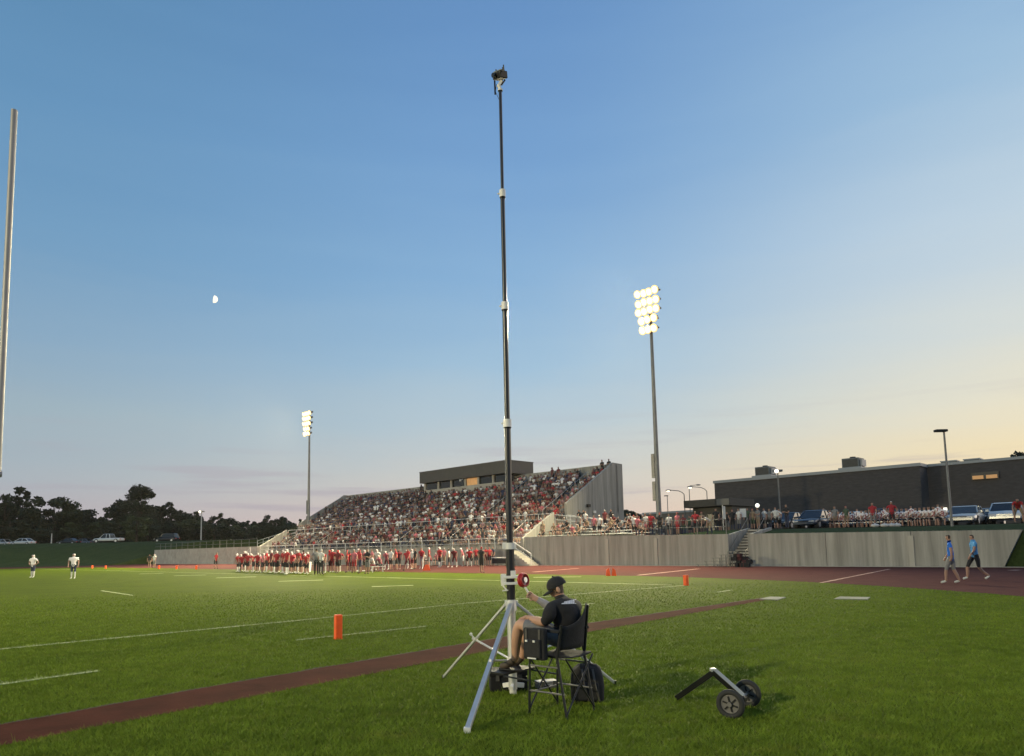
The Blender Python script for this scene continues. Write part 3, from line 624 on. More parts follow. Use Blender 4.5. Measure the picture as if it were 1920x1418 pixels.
# ================================================================== trees
def crown_mesh(name, w, h, clumps, leaves, size, seed, kind='round'):
    r = np.random.default_rng(seed); V = []; 
    cl = []
    for i in range(clumps):
        t = r.random()
        if kind == 'cone': z = .12 + .86 * t; rad = .5 * w * (1.02 - z) ** .8 * (.5 + .5 * r.random())
        elif kind == 'oak': z = .2 + .74 * t; rad = .5 * w * (.98 - .6 * t * t) * r.random() ** .5
        elif kind == 'open': z = .3 + .66 * t; rad = .5 * w * math.sin(math.pi * min(1, .18 + .8 * t)) ** .6 * r.random() ** .35
        else: z = .2 + .74 * t; rad = .5 * w * math.sin(math.pi * min(1, .16 + .76 * t)) ** .55 * r.random() ** .4
        a = r.random() * 2 * math.pi; cs = (.07 + .09 * r.random()) * w * (1.1 if kind == 'round' else .9)
        cl.append((rad * .86 * math.cos(a), rad * .86 * math.sin(a), z * h, cs, cs * (.6 + .3 * r.random())))
    per = leaves // clumps
    for (x, y, z, cs, ch) in cl:
        d = r.normal(size=(per, 3)); d /= np.linalg.norm(d, axis=1)[:, None]; q = r.random(per) ** .4
        c = np.stack([x + d[:, 0] * cs * q, y + d[:, 1] * cs * q, z + d[:, 2] * ch * q], 1)
        a1 = r.normal(size=(per, 3)); a1 /= np.linalg.norm(a1, axis=1)[:, None]; a2 = np.cross(a1, r.normal(size=(per, 3))); a2 /= np.linalg.norm(a2, axis=1)[:, None]
        s_ = size * (.5 + r.random(per))[:, None]
        V.append(np.stack([c - a1 * s_, c + a2 * s_ * .6, c + a1 * s_, c - a2 * s_ * .6], 1).reshape(-1, 3))
    V = np.concatenate(V); me = bpy.data.meshes.new(name); nq = len(V) // 4
    me.vertices.add(len(V)); me.vertices.foreach_set('co', V.ravel()); me.loops.add(nq * 4); me.loops.foreach_set('vertex_index', np.arange(nq * 4, dtype=np.int32))
    me.polygons.add(nq); me.polygons.foreach_set('loop_start', np.arange(0, nq * 4, 4, dtype=np.int32)); me.polygons.foreach_set('loop_total', np.full(nq, 4, dtype=np.int32)); me.update(); me.validate()
    return me, cl
TP = []
for i, (kind, w, h, cl_n, lv) in enumerate([('round', 8, 11, 26, 4200), ('round', 9, 10, 24, 4200), ('open', 9, 12, 26, 3600), ('cone', 5.5, 12, 26, 3200), ('round', 6, 9, 18, 3000), ('open', 8, 11, 20, 3000)]):
    me, cl = crown_mesh('crown', w, h, cl_n, lv, .26, 100 + i, kind); me.materials.append(M['leaf'])
    b = MB(); b.tube((0, 0, -.5), (0, 0, h * .45), .26, .18, 7); b.tube((0, 0, h * .45), (.1, .1, h * .85), .18, .05, 6)
    for c in cl[:7]: b.tube((0, 0, h * .3 + random.random() * h * .2), (c[0], c[1], c[2]), .09, .03, 5)
    tm = b.build('trunk', M['bark'], None, (0, 0, 0)); TP.append((me, tm.data, h)); bpy.data.objects.remove(tm)
big_me, big_cl = crown_mesh('crown', 13.5, 20, 58, 10000, .28, 58, 'oak'); big_me.materials.append(M['leaf'])
b = MB(); b.tube((0, 0, -.5), (0, 0, 9), .45, .3, 8); b.tube((0, 0, 9), (.2, 0, 17), .3, .07, 7)
for c in big_cl[:18]: b.tube((0, 0, 5 + 6 * random.random()), (c[0], c[1], c[2]), .13, .03, 5)
tm = b.build('trunk', M['bark'], None, (0, 0, 0)); TP.append((big_me, tm.data, 20)); bpy.data.objects.remove(tm)
def tree(px, d, ytop, k, label, group=None, zb=3.5, wide=1.0, leaf='leaf'):
    yh = 1027 - .0206 * (px - 960); base = at(px, yh, d); base.z = zb; h = at(px, ytop, d).z - zb
    me, tr, hh = TP[k]; sc = h / hh
    t = thing('tree', label, 'tree', base, group); t.rotation_euler = (0, 0, random.random() * 6.28); t.scale = (sc * wide, sc * wide, sc)
    c = link('crown', me, t); c2 = link('trunk', tr, t)
    if leaf != 'leaf': c.material_slots[0].link = 'OBJECT'; c.material_slots[0].material = M[leaf]
    return t
SIL = [(-80, 915), (0, 920), (30, 916), (60, 940), (100, 933), (125, 957), (145, 953), (170, 964), (200, 954), (215, 952), (232, 930), (262, 930), (290, 935), (305, 944), (330, 952), (355, 957), (375, 964), (400, 962), (425, 974), (450, 976), (480, 968), (505, 970), (535, 970), (560, 974), (590, 978), (620, 985)]
sil = lambda x: float(np.interp(x, [a for a, _ in SIL], [c for _, c in SIL])) + (26 if x < 125 else 12 if 235 < x < 300 else 0)
tree(262, 178, 909, 6, 'tallest tree of the far tree line, broad with a ragged crown', leaf='leaf', wide=1.12)
tree(38, 172, 915, 2, 'tall open-crowned tree near the left picture edge, sky showing through', wide=1.0)
tree(98, 168, 932, 1, 'dense wide tree between the two tall ones on the left', wide=1.15)
tree(4, 166, 928, 5, 'dark tree at the left edge of the far tree line')
tree(201, 175, 952, 5, 'small ragged tree just left of the tallest tree'); tree(145, 176, 954, 1, 'low wide tree between the dense tree and the tallest one')
tree(255, 150, 963, 4, 'paler green round tree in front of the tallest tree', leaf='leaf2', wide=1.4)
TG = 'trees of the far tree line'
x = -90; i = 0
while x < 640:
    yy = sil(x) + random.uniform(-4, 9)
    tree(x, random.uniform(185, 215), yy, (0, 1, 3, 4, 5, 2)[i % 6], 'dark green tree in the dense line beyond the far bank', TG, wide=random.uniform(.9, 1.4)); x += random.uniform(13, 21); i += 1
x = -90
while x < 600:
    tree(x, random.uniform(160, 178), sil(x) * .52 + 1010 * .48 + random.uniform(-10, 8), (0, 1, 4)[i % 3], 'low dark tree at the front of the far tree line', 'low trees along the far bank', wide=random.uniform(1.5, 2.2), leaf='leaf2' if i % 4 == 0 else 'leaf'); x += random.uniform(20, 32); i += 1
tree(1180, 190, 958, 0, 'distant dark tree just right of the stand end wall', wide=1.3); tree(1168, 200, 950, 4, 'distant dark tree partly hidden by the stand end wall', wide=1.2); tree(1198, 200, 962, 1, 'low distant tree left of the tan building', wide=1.3)
tree(1934, 165, 846, 5, 'conifer rising over the school roof at the right picture edge', wide=1.2)
# undergrowth that closes the view under the crowns
V = []
r_ = np.random.default_rng(3)
for j in range(26000):
    px_ = r_.uniform(-100, 640); d_ = r_.uniform(183, 232); yh = 1027 - .0206 * (px_ - 960)
    c = Vector(((px_ - 960) / 1320 * d_, d_, 3.2 + r_.random() ** 1.3 * (5.5 + 2.5 * mnoise.noise(Vector((px_ * .04, 0, 0)))))); a1 = Vector(r_.normal(size=3)).normalized() * .55; a2 = a1.cross(Vector(r_.normal(size=3))).normalized() * .4
    V += [c - a1, c + a2, c + a1, c - a2]
me = bpy.data.meshes.new('undergrowth'); me.from_pydata([tuple(v) for v in V], [], [(i, i + 1, i + 2, i + 3) for i in range(0, len(V), 4)]); me.materials.append(M['leaf'])
tag(link('undergrowth', me), 'dark undergrowth closing the foot of the far tree line', 'undergrowth', kind='stuff')
# ================================================================== thin haze volume, added to give the floodlights a halo
hz = MB(); hz.box(-4500, 4500, -4500, 4500, -1.1, 33); hm = bpy.data.materials.new('haze'); hm.use_nodes = True; hn = hm.node_tree; hn.nodes.clear()
pv = hn.nodes.new('ShaderNodeVolumePrincipled'); pv.inputs['Color'].default_value = (1, .95, .9, 1); pv.inputs['Density'].default_value = .00007; pv.inputs['Anisotropy'].default_value = .2
ho = hn.nodes.new('ShaderNodeOutputMaterial'); hn.links.new(pv.outputs[0], ho.inputs['Volume'])
tag(hz.build('haze', hm, loc=(0, 0, -1.1)), 'thin haze over the whole field, added for a halo round the floodlights', 'haze', kind='stuff')
# ================================================================== vehicles
def car(label, loc, fdir, paint, L=4.6, W=1.8, H=1.45, pickup=False, suv=False, group=None, lights=False):
    """front faces fdir"""
    t = thing('parked_car', label, 'pickup truck' if pickup else 'car', loc, group)
    f = Vector(fdir).normalized(); sd_ = Vector((-f.y, f.x, 0)); o = Vector(loc)
    def q(x, y, z): return o + f * x + sd_ * y + Z * z
    hb = .95 if (pickup or suv) else .82; gz = .28 if not pickup else .38
    st = [(-L / 2, gz + .18, hb - .14, .80), (-L / 2 + .12, gz, hb, .93), (-L / 2 + 1.0, gz, hb + .03, 1.0), (0, gz, hb + .03, 1.0), (L / 2 - 1.3, gz, hb + (.04 if pickup else 0), 1.0), (L / 2 - .35, gz, hb - (.06 if pickup else .12), .95), (L / 2, gz + .12, hb - .3, .82)]
    b = MB(); vs = []; w = W / 2
    for x, z0, z1, k in st:
        for y, z in ((-.92, z0), (-1, z0 + .12), (-1, (z0 + z1) / 2 + .05), (-.9, z1), (0, z1 + .03), (.9, z1), (1, (z0 + z1) / 2 + .05), (1, z0 + .12), (.92, z0)): vs.append(q(x, y * w * k, z))
    m = 9; b.add(vs, [(i * m + j, i * m + (j + 1) % m, (i + 1) * m + (j + 1) % m, (i + 1) * m + j) for i in range(len(st) - 1) for j in range(m)], True); b.add(vs[:m], [tuple(range(m))]); b.add(vs[-m:], [tuple(range(m))])
    b.build('body', M[paint], t, fix=True)
    if pickup: xs_ = (-L / 2 + 2.1, -L / 2 + 2.35, L / 2 - 2.25, L / 2 - 1.45)
    elif suv: xs_ = (-L / 2 + .15, -L / 2 + .5, L / 2 - 2.0, L / 2 - 1.3)
    else: xs_ = (-L / 2 + .65, -L / 2 + 1.35, L / 2 - 2.1, L / 2 - 1.2)
    wt_, wb_ = w * .74, w * .9
    zb_ = hb + .02
    b = MB(); b.hexa([q(xs_[0], -wb_, zb_), q(xs_[3], -wb_, zb_), q(xs_[3], wb_, zb_), q(xs_[0], wb_, zb_), q(xs_[1], -wt_, H - .06), q(xs_[2], -wt_, H - .06), q(xs_[2], wt_, H - .06), q(xs_[1], wt_, H - .06)]); b.build('windows', M['glass'], t, fix=True)
    b = MB(); b.hexa([q(xs_[1] - .05, -wt_ - .02, H - .07), q(xs_[2] + .05, -wt_ - .02, H - .07), q(xs_[2] + .05, wt_ + .02, H - .07), q(xs_[1] - .05, wt_ + .02, H - .07), q(xs_[1] + .1, -wt_ + .08, H), q(xs_[2] - .12, -wt_ + .08, H), q(xs_[2] - .12, wt_ - .08, H), q(xs_[1] + .1, wt_ - .08, H)]); b.build('roof', M[paint], t, fix=True)
    for y in (-1, 1):
        xm = (xs_[1] + xs_[2]) / 2
        for xa, xb, pw in ((xs_[3] - .02, xs_[2], .07), (xs_[0] + .02, xs_[1], .1), (xm, xm, .08)): MB().bar(q(xa, y * (wb_ + .005), zb_), q(xb, y * (wt_ + .01), H - .05), pw).build('pillar', M[paint], t)
        b = MB(); b.ob(q(xs_[3] - .25, y * (wb_ + .16), hb + .12), f, sd_, Z, .06, .11, .08); b.build('mirror', M[paint], t, bevel=.02)
        for x in (-L / 2 + .85, L / 2 - .85):
            rw_ = .33 if not pickup else .4; b = MB(); b.tube(q(x, y * (w - .2), rw_), q(x, y * (w + .015), rw_), rw_, n=16); wh = b.build('wheel', M['tyre'], t)
            b = MB(); b.disc(q(x, y * (w + .02), rw_), sd_, rw_ * .6, 12, .02); b.build('rim', M['alu'], wh)
        b = MB(); b.ob(q(L / 2 - .1, y * w * .66, hb - .28), f, sd_, Z, .08, .19, .07); b.build('headlight', M['headlamp'], t)
        b = MB(); b.ob(q(-L / 2 + .02, y * w * .7, hb - .22), f, sd_, Z, .05, .14, .08); b.build('tail_light', M['redp'], t)
    b = MB()
    for k_ in range(3): b.ob(q(L / 2 - .04, 0, hb - .24 - k_ * .09), f, sd_, Z, .05, w * .42, .025)
    b.build('grille', M['chrome'] if pickup else M['black'], t)
    b = MB(); b.ob(q(L / 2 + .01, 0, gz + .14), f, sd_, Z, .07, w * .84, .09); b.build('bumper', M['chrome'] if pickup else M[paint], t, bevel=.02)
    if pickup: b = MB(); b.ob(q(-L / 2 + 1.0, 0, hb + .08), f, sd_, Z, .85, w * .8, .02); b.build('bed_cover', M['black'], t)
    return t
def on_plat(px, d, dz=0):
    p = at(px, 1027 - .0206 * (px - 960), d); s_, n_ = SN(p)
    if px > 1100 and n_ < 47.2: p = at(px, 1027 - .0206 * (px - 960), d * 47.2 / n_); s_, n_ = SN(p)
    p.z = height(s_, n_) + dz; return p
car('silver sedan parked nose-on beside the dark lamp post', on_plat(1814, 49, .04), -N + U * -.05, 'car_silver', 4.8, 1.95, 1.38)
car('white pickup truck parked nose-on near the right picture edge', on_plat(1893, 50.0, .04), -N + U * -.1, 'car_white', 5.4, 2.1, 1.62, pickup=True)
car('small grey-green hatchback between silver sedan and white pickup', on_plat(1852, 53.5, .04), -N + U * .1, 'car_grey', 4.0, 1.7, 1.4)
car('dark blue car parked nose-on left of the white-jersey row', on_plat(1530, 56.5, .04), -N, 'car_blue', 4.6, 1.85, 1.5)
car('grey sedan half hidden behind the dark blue car', on_plat(1506, 62, .04), -N, 'car_grey', 4.6, 1.8, 1.45)
car('dark car behind the person in black on the terrace', on_plat(1480, 60, .04), -N, 'car_dark', 4.6, 1.8, 1.45)
car('dark sedan behind the right end of the white-jersey row', on_plat(1700, 56, .04), -N, 'car_dark', 4.6, 1.8, 1.45)
car('white car behind the white-jersey row near the school wall', on_plat(1600, 58, .04), -N, 'car_white', 4.6, 1.8, 1.4); 
car('dark pickup behind the white-jersey row', on_plat(1655, 60, .04), -N, 'car_dark', 5.4, 1.9, 1.7, pickup=True)
def on_bank(px, d, dz=0): return on_plat(px, d, dz)
car('white sedan parked side-on on the far bank at the left', on_bank(42, 152, .02), (-1, .1, 0), 'car_white', 4.9, 1.8, 1.45)
car('white pickup truck parked side-on on the far bank', on_bank(203, 146, .02), (-1, .05, 0), 'car_white', 5.8, 2.0, 1.85, pickup=True)
car('dark sedan in shade between the two white vehicles on the bank', on_bank(128, 158, .02), (-1, .1, 0), 'car_dark', 4.7, 1.8, 1.45)
car('grey car in shade just left of the white pickup on the bank', on_bank(155, 165, .02), (-1, .1, 0), 'car_grey', 4.7, 1.8, 1.45)
car('white car cut by the left picture edge on the bank', on_bank(2, 156, .02), (-1, .1, 0), 'car_silver', 4.7, 1.8, 1.45)
car('maroon van under the trees right of the far pickup', on_bank(312, 150, .02), (-1, .1, 0), 'car_dark', 4.9, 1.9, 1.8, suv=True)
# chain fence on the terrace edge: thin posts and rails
def fence(label, pts, h, step=2.4):
    t = thing('pipe_fence', label, 'fence', pts[0])
    for p, q in zip(pts[:-1], pts[1:]):
        k = max(1, round((q - p).length / step))
        for i in range(k): m = p.lerp(q, i / k); MB().tube(m, m + Z * h, .03, n=6).build('post', M['galv'], t)
        for hh in (h, h * .5): MB().tube(p + Z * hh, q + Z * hh, .022, n=5).build('rail', M['galv'], t)
    return t
fence('thin pipe fence between the steps and the stand', [P(a, 46.15, wall_top(a)) for a in (st1 + .2, 31)], 1.05)
fence('grey pipe fence on the far wall left of the stand', [P(a, 46.15, 2.5) for a in (96, 116, 136)], 1.1)
fence('pipe fence at the foot of the green bank at the right edge', [Vector(x) for x in (P(5, 46.6, 0.0), P(-6, 46, 0.0))], 1.1)

# ================================================================== people
def skin_mesh(name, J, B, root, sub=1, mats=None, classify=None):
    """J joint -> (x,y,z,rx,ry); B list of (a, b, material slot). One continuous body grown over the joints."""
    keys = list(J); idx = {k: i for i, k in enumerate(keys)}
    me = bpy.data.meshes.new(name); me.from_pydata([J[k][:3] for k in keys], [(idx[a], idx[c]) for a, c, _ in B], [])
    ob = bpy.data.objects.new(name, me); COL.objects.link(ob)
    sk = ob.modifiers.new('skin', 'SKIN'); sk.use_smooth_shade = True; sk.branch_smoothing = .3
    for k in keys:
        d = me.skin_vertices[0].data[idx[k]]; d.radius = (J[k][3], J[k][4] if len(J[k]) > 4 else J[k][3]); d.use_root = (k == root)
    if sub: sb = ob.modifiers.new('sub', 'SUBSURF'); sb.levels = sub; sb.render_levels = sub
    dg = bpy.context.evaluated_depsgraph_get(); dg.update(); out = bpy.data.meshes.new_from_object(ob.evaluated_get(dg)); out.name = name
    bpy.data.objects.remove(ob)
    n = len(out.polygons); c = np.empty(n * 3); out.polygons.foreach_get('center', c); c = c.reshape(-1, 3)
    best = np.full(n, 1e9); mi = np.zeros(n, dtype=np.int32)
    for a, q, m in B:
        p0 = np.array(J[a][:3]); p1 = np.array(J[q][:3]); d = p1 - p0; L = max(1e-9, float(d @ d)); t = np.clip(((c - p0) @ d) / L, 0, 1)
        dist = np.linalg.norm(c - p0 - t[:, None] * d, axis=1) - ((1 - t) * J[a][3] + t * J[q][3])
        m_ = dist < best; best[m_] = dist[m_]; mi[m_] = m
    if classify is not None: mi = classify(c, mi)
    out.materials.clear()
    for m in (mats or []): out.materials.append(m)
    out.polygons.foreach_set('material_index', mi.astype(np.int32)); out.polygons.foreach_set('use_smooth', [True] * n); out.update()
    return out
# slots: 0 skin 1 shirt 2 trousers 3 hair/hat 4 shoes 5 lower legs
def figure(pose='stand', shorts=True, helmet=False, pads=False, seed=0, lean=0.0):
    r = random.Random(seed); J = {}
    W = .19 if not pads else .25; hz = 0
    if pose == 'sit':
        pel = (0, -.05, .5); J['pel'] = (*pel, .15, .12); fw = lean or .06
        J['belly'] = (0, -.05 + fw * .4, .68, .145, .11); J['chest'] = (0, -.03 + fw, .88, .165, .115); J['neckb'] = (0, -.01 + fw, 1.04, .085, .07); J['neck'] = (0, .01 + fw, 1.09, .055)
        J['head'] = (0, .03 + fw, 1.19, .085, .095); J['top'] = (0, .025 + fw, 1.28, .07, .08)
        for s in (-1, 1):
            k = 'LR'[s > 0]
            J['hip' + k] = (s * .1, .0, .5, .095); J['thm' + k] = (s * .14, .24, .52, .085); J['kn' + k] = (s * (.15 + .05 * r.random()), .44, .5, .06); J['cf' + k] = (s * .16, .45, .28, .055); J['an' + k] = (s * .16, .43, .1, .042); J['toe' + k] = (s * .18, .6, .05, .04)
            J['sh' + k] = (s * W, -.02 + fw, .985, .072); J['el' + k] = (s * (W + .07), .06 + fw, .74, .045); J['um' + k] = (s * (W + .045), .01 + fw, .87, .055); J['wr' + k] = (s * .12, .28, .64, .035); J['ha' + k] = (s * .06, .36, .62, .04)
    else:
        ln = lean; J['pel'] = (0, 0, .97, .15, .115)
        bend = lambda z, y=0: (0, y + ln * (z - .97) * 1.0, z - .5 * ln * ln * (z - .97))
        def T(n_, z, *rr, y=0): q = bend(z, y); J[n_] = (q[0], q[1], q[2], *rr)
        T('belly', 1.13, .14, .11); T('chest', 1.33, .165 if not pads else .19, .12 if not pads else .15); T('neckb', 1.48, .085 if not pads else .13, .07 if not pads else .11); T('neck', 1.54, .055, y=.01)
        T('head', 1.645, .085 if not helmet else .125, .1 if not helmet else .14, y=.025); T('top', 1.745, .065 if not helmet else .1, .075 if not helmet else .115, y=.02)
        for s in (-1, 1):
            k = 'LR'[s > 0]; st = 0; kn = 0
            if pose == 'walk': st = .28 * s; kn = .1
            if pose == 'walkb': st = -.2 * s; kn = .06
            if pose == 'wide': st = 0; kn = .03
            wd = .1 if pose != 'wide' else .2
            J['hip' + k] = (s * .09, 0, .93, .1); J['thm' + k] = (s * (.09 + wd) / 2, st * .35 + kn * .5, .73, .09); J['kn' + k] = (s * wd, st * .55 + kn, .5, .062)
            J['cf' + k] = (s * wd, st * .8 + kn * .4, .32, .06); J['an' + k] = (s * wd, st + (-.12 if (pose == 'walk' and s < 0) else 0), .1 + (.06 if (pose == 'walk' and s < 0) else 0), .042); J['toe' + k] = (s * (wd + .02), J['an' + k][1] + .17, .05, .042)
            q = bend(1.42); J['sh' + k] = (s * W, q[1], q[2], .075 if not pads else .1); sw = -.2 * s if pose == 'walk' else .1 * s if pose == 'walkb' else .03
            if pose == 'hips': J['um' + k] = (s * (W + .09), q[1] - .02, 1.28, .056); J['el' + k] = (s * (W + .16), q[1] - .05, 1.14, .045); J['wr' + k] = (s * (W + .02), q[1] + .06, 1.0, .035); J['ha' + k] = (s * .14, q[1] + .1, .98, .04)
            elif pose == 'fold': J['um' + k] = (s * (W + .03), q[1] + .03, 1.27, .056); J['el' + k] = (s * (W + .04), q[1] + .09, 1.14, .045); J['wr' + k] = (s * .06, q[1] + .22, 1.2, .035); J['ha' + k] = (-s * .03, q[1] + .24, 1.24, .04)
            else: J['um' + k] = (s * (W + .03), q[1] + sw * .3, q[2] - .14, .056); J['el' + k] = (s * (W + .06), q[1] + sw * .5, q[2] - .29, .045); J['wr' + k] = (s * (W + .05), q[1] + sw + .07, q[2] - .52, .034); J['ha' + k] = (s * (W + .04), q[1] + sw + .12, q[2] - .62, .042)
    B = [('pel', 'belly', 1), ('belly', 'chest', 1), ('chest', 'neckb', 1), ('neckb', 'neck', 0), ('neck', 'head', 3 if helmet else 0), ('head', 'top', 3)]
    for k in 'LR':
        B += [('pel', 'hip' + k, 2), ('hip' + k, 'thm' + k, 2), ('thm' + k, 'kn' + k, 2 if (not shorts or True) else 0), ('kn' + k, 'cf' + k, 5), ('cf' + k, 'an' + k, 5), ('an' + k, 'toe' + k, 4),
              ('chest', 'sh' + k, 1), ('sh' + k, 'um' + k, 1), ('um' + k, 'el' + k, 0), ('el' + k, 'wr' + k, 0), ('wr' + k, 'ha' + k, 0)]
    hd = J['head']
    def cl(c, mi):
        hm = (np.abs(c[:, 0] - hd[0]) < .16) & (c[:, 2] > hd[2] - .1) & (np.isin(mi, (0, 3)))
        if helmet:
            face = hm & (c[:, 1] > hd[1] + .075) & (c[:, 2] < hd[2] + .05); mi[hm] = 3; mi[face] = 0
        else:
            mi[hm] = 0; hair = hm & ((c[:, 2] > hd[2] + .055) | ((c[:, 1] < hd[1] - .01) & (c[:, 2] > hd[2] - .04))); mi[hair] = 3
        return mi
    return J, B, cl
FIG = {}
SK = [M['skin']] * 1
for nm, kw in {'stand': dict(pose='stand'), 'hips': dict(pose='hips'), 'fold': dict(pose='fold'), 'wide': dict(pose='wide', lean=.15), 'walk': dict(pose='walk', lean=.06), 'walkb': dict(pose='walkb', lean=.02), 'sit': dict(pose='sit'), 'sitlean': dict(pose='sit', lean=.2), 'bend': dict(pose='wide', lean=1.0),
               'player': dict(pose='stand', helmet=True, pads=True), 'playerhips': dict(pose='hips', helmet=True, pads=True), 'playerwide': dict(pose='wide', helmet=True, pads=True, lean=.3)}.items():
    J, B, cl = figure(seed=len(FIG), **kw)
    FIG[nm] = (skin_mesh('person', J, B, 'pel', 1, [M['skin'], SHM['white'], SHM['black'], M['hair'], M['shoe'], M['skin']], cl), J)
skl = skin_mesh
def person(pose, loc, face, label, shirt='white', legs='black', hair=None, lower=None, shoe=None, scale=1.0, group=None, skin=None):
    me, J = FIG[pose]; o = link('person', me, None, Vector(loc)); o.rotation_euler = (0, 0, zrot(Vector(face))); o.scale = (scale,) * 3
    f = {1: SHM[shirt], 2: SHM[legs]}
    if hair: f[3] = hair
    if lower: f[5] = lower
    if shoe: f[4] = shoe
    if skin: f[0] = skin
    for i, m in f.items(): o.material_slots[i].link = 'OBJECT'; o.material_slots[i].material = m
    tag(o, label, 'person', group); return o
jersey = mat('white_jersey', (.7, .66, .68), .8)
HELM = mat('white_helmet', (.55, .5, .5), .3); CAPW = SHM['white']; CAPR = SHM['red']
# --- two opposing players far out in the field
g = gp(61, 1084); person('playerhips', g, (-.2, -1, 0), 'player in white jersey and blue trousers, left of the two on the far field', 'white', 'navy', HELM, SHM['white'], M['shoew'], 1.04).material_slots[1].material = jersey
g = gp(137, 1086); person('player', g, (.25, -1, 0), 'player in white jersey and blue trousers, right of the two on the far field', 'white', 'navy', HELM, SHM['white'], M['shoew'], 1.04).material_slots[1].material = jersey
person('stand', gp(280, 1065.5), (.2, -1, 0), 'person in black top standing far off by the track curve', 'black', 'tan', scale=.98)
person('stand', gp(289, 1065.8), (-.3, -1, 0), 'person in white top beside the one in black by the far track curve', 'white', 'grey', CAPW)
person('wide', gp(404, 1067.5), (1, -.3, 0), 'lone person in red bending near the left end of the team row', 'red', 'black')
# --- team along the sideline
TGp = 'players lined up along the sideline'
px_ = 446.0; i = 0
while px_ < 578:
    y = 1072.5 + (px_ - 446) * .035; 
    for jj in range(2):
        p = gp(px_ + random.uniform(-2, 2) + jj * 3, y - jj * 1.6 + random.uniform(-.5, .5))
        person(random.choice(('player', 'playerhips', 'playerwide', 'playerwide', 'player')), p, -N + U * random.uniform(-.7, .7), 'football player in red jersey and white helmet standing in the sideline row', random.choice(['red', 'red', 'maroon', 'pink']), 'black', HELM, M['skin'] if i % 3 else SHM['white'], M['shoew'], random.uniform(.86, 1.03), TGp); i += 1
    px_ += 9.2
person('player', gp(538, 1078), -N, 'red-jersey player with white socks standing a step forward of the sideline row', 'red', 'black', HELM, SHM['white'], M['shoew'], 1.05)
person('stand', gp(569, 1075), U, 'coach in dark red polo beside the white barrel on the sideline', 'maroon', 'black', M['hair'])
person('hips', gp(593, 1078.5), (-.4, 1, 0), 'referee in striped grey shirt and black trousers, front one of the pair', 'grey', 'black', M['hair'], SHM['black'], scale=1.04)
person('stand', gp(602, 1078.5), (.5, 1, 0), 'official in pale shirt and dark trousers just right of the referee', 'white', 'black', CAPW, SHM['black'], scale=1.02)
o_ = [(618, 1073, 'player', 'red', 'black', 'player in red with white helmet right of the officials'), (633, 1075, 'playerhips', 'maroon', 'black', 'player in dark red turned aside right of the officials'),
      (651, 1074, 'stand', 'red', 'maroon', 'person in red shirt and red shorts on the sideline'), (664, 1075, 'stand', 'pink', 'red', 'person in pale red kit between two standing staff'),
      (675, 1076, 'hips', 'red', 'navy', 'coach in bright red polo and navy trousers on the sideline'), (689, 1077, 'fold', 'black', 'grey', 'person in black shirt with folded arms on the sideline'),
      (701, 1073, 'sitlean', 'white', 'maroon', 'player in white undershirt crouching low near the bench'), (714, 1072, 'sitlean', 'pink', 'black', 'player in pink top sitting near the bench'),
      (733, 1070, 'stand', 'white', 'black', 'person in white shirt standing before the front wall of the stand'), (744, 1069, 'wide', 'red', 'black', 'person in red leaning forward with a bag before the stand'),
      (766, 1070, 'walk', 'red', 'maroon', 'person in red walking along the track before the stand'), (779, 1068, 'stand', 'black', 'black', 'person dressed all in black standing on the track before the stand'),
      (797, 1061, 'sitlean', 'white', 'black', 'person in white sitting on the team bench'), (808, 1061, 'sitlean', 'red', 'black', 'person in red sitting on the team bench'), (820, 1061, 'sitlean', 'pink', 'black', 'person in pink sitting on the team bench'),
      (833, 1060.5, 'stand', 'pink', 'tan', 'child in pink by the front wall of the stand'), (876, 1061.5, 'stand', 'white', 'black', 'person in white with black shorts beneath the front rail'), (885, 1061, 'fold', 'grey', 'black', 'person in grey with folded arms beneath the front rail'),
      (893, 1061, 'stand', 'red', 'black', 'person in red standing beneath the front rail'), (903, 1075, 'stand', 'black', 'black', 'barelegged person in black facing the stand at the grass edge'), (911, 1061, 'hips', 'red', 'maroon', 'person in red with hands on hips by the front wall'),
      (918, 1061, 'stand', 'red', 'black', 'person in red beside the table under the stand'), (925, 1060.5, 'stand', 'navy', 'navy', 'person in navy beside the table under the stand')]
for x, y, po, sh, lg, lb_ in o_:
    g = gp(x, y); z = 0
    if po.startswith('sit'): g.z = 0
    person(po, g, -N + U * random.uniform(-.8, .8) if x not in (903,) else N, lb_, sh, lg, CAPW if sh in ('pink',) else (CAPR if x % 3 == 0 else M['hair']), M['skin'], scale=.98)
q_ = random.Random(12)
for i in range(20):
    x = 606 + i * 15.4 + q_.uniform(-5, 5); y = 1074.5 - (x - 606) * .042 + q_.uniform(-1, 1)
    if x > 905: continue
    person(q_.choice(['player', 'playerhips', 'playerwide', 'stand', 'player']), gp(x, y), -N + U * q_.uniform(-1, 1), 'team member in red and white standing loosely along the sideline right of the row', q_.choice(['red', 'red', 'white', 'maroon', 'pink']), q_.choice(['black', 'maroon', 'grey', 'white']), HELM if i % 3 else M['hair'], M['skin'] if i % 2 else SHM['white'], M['shoew'], q_.uniform(.9, 1.02), 'team members strung out along the sideline')
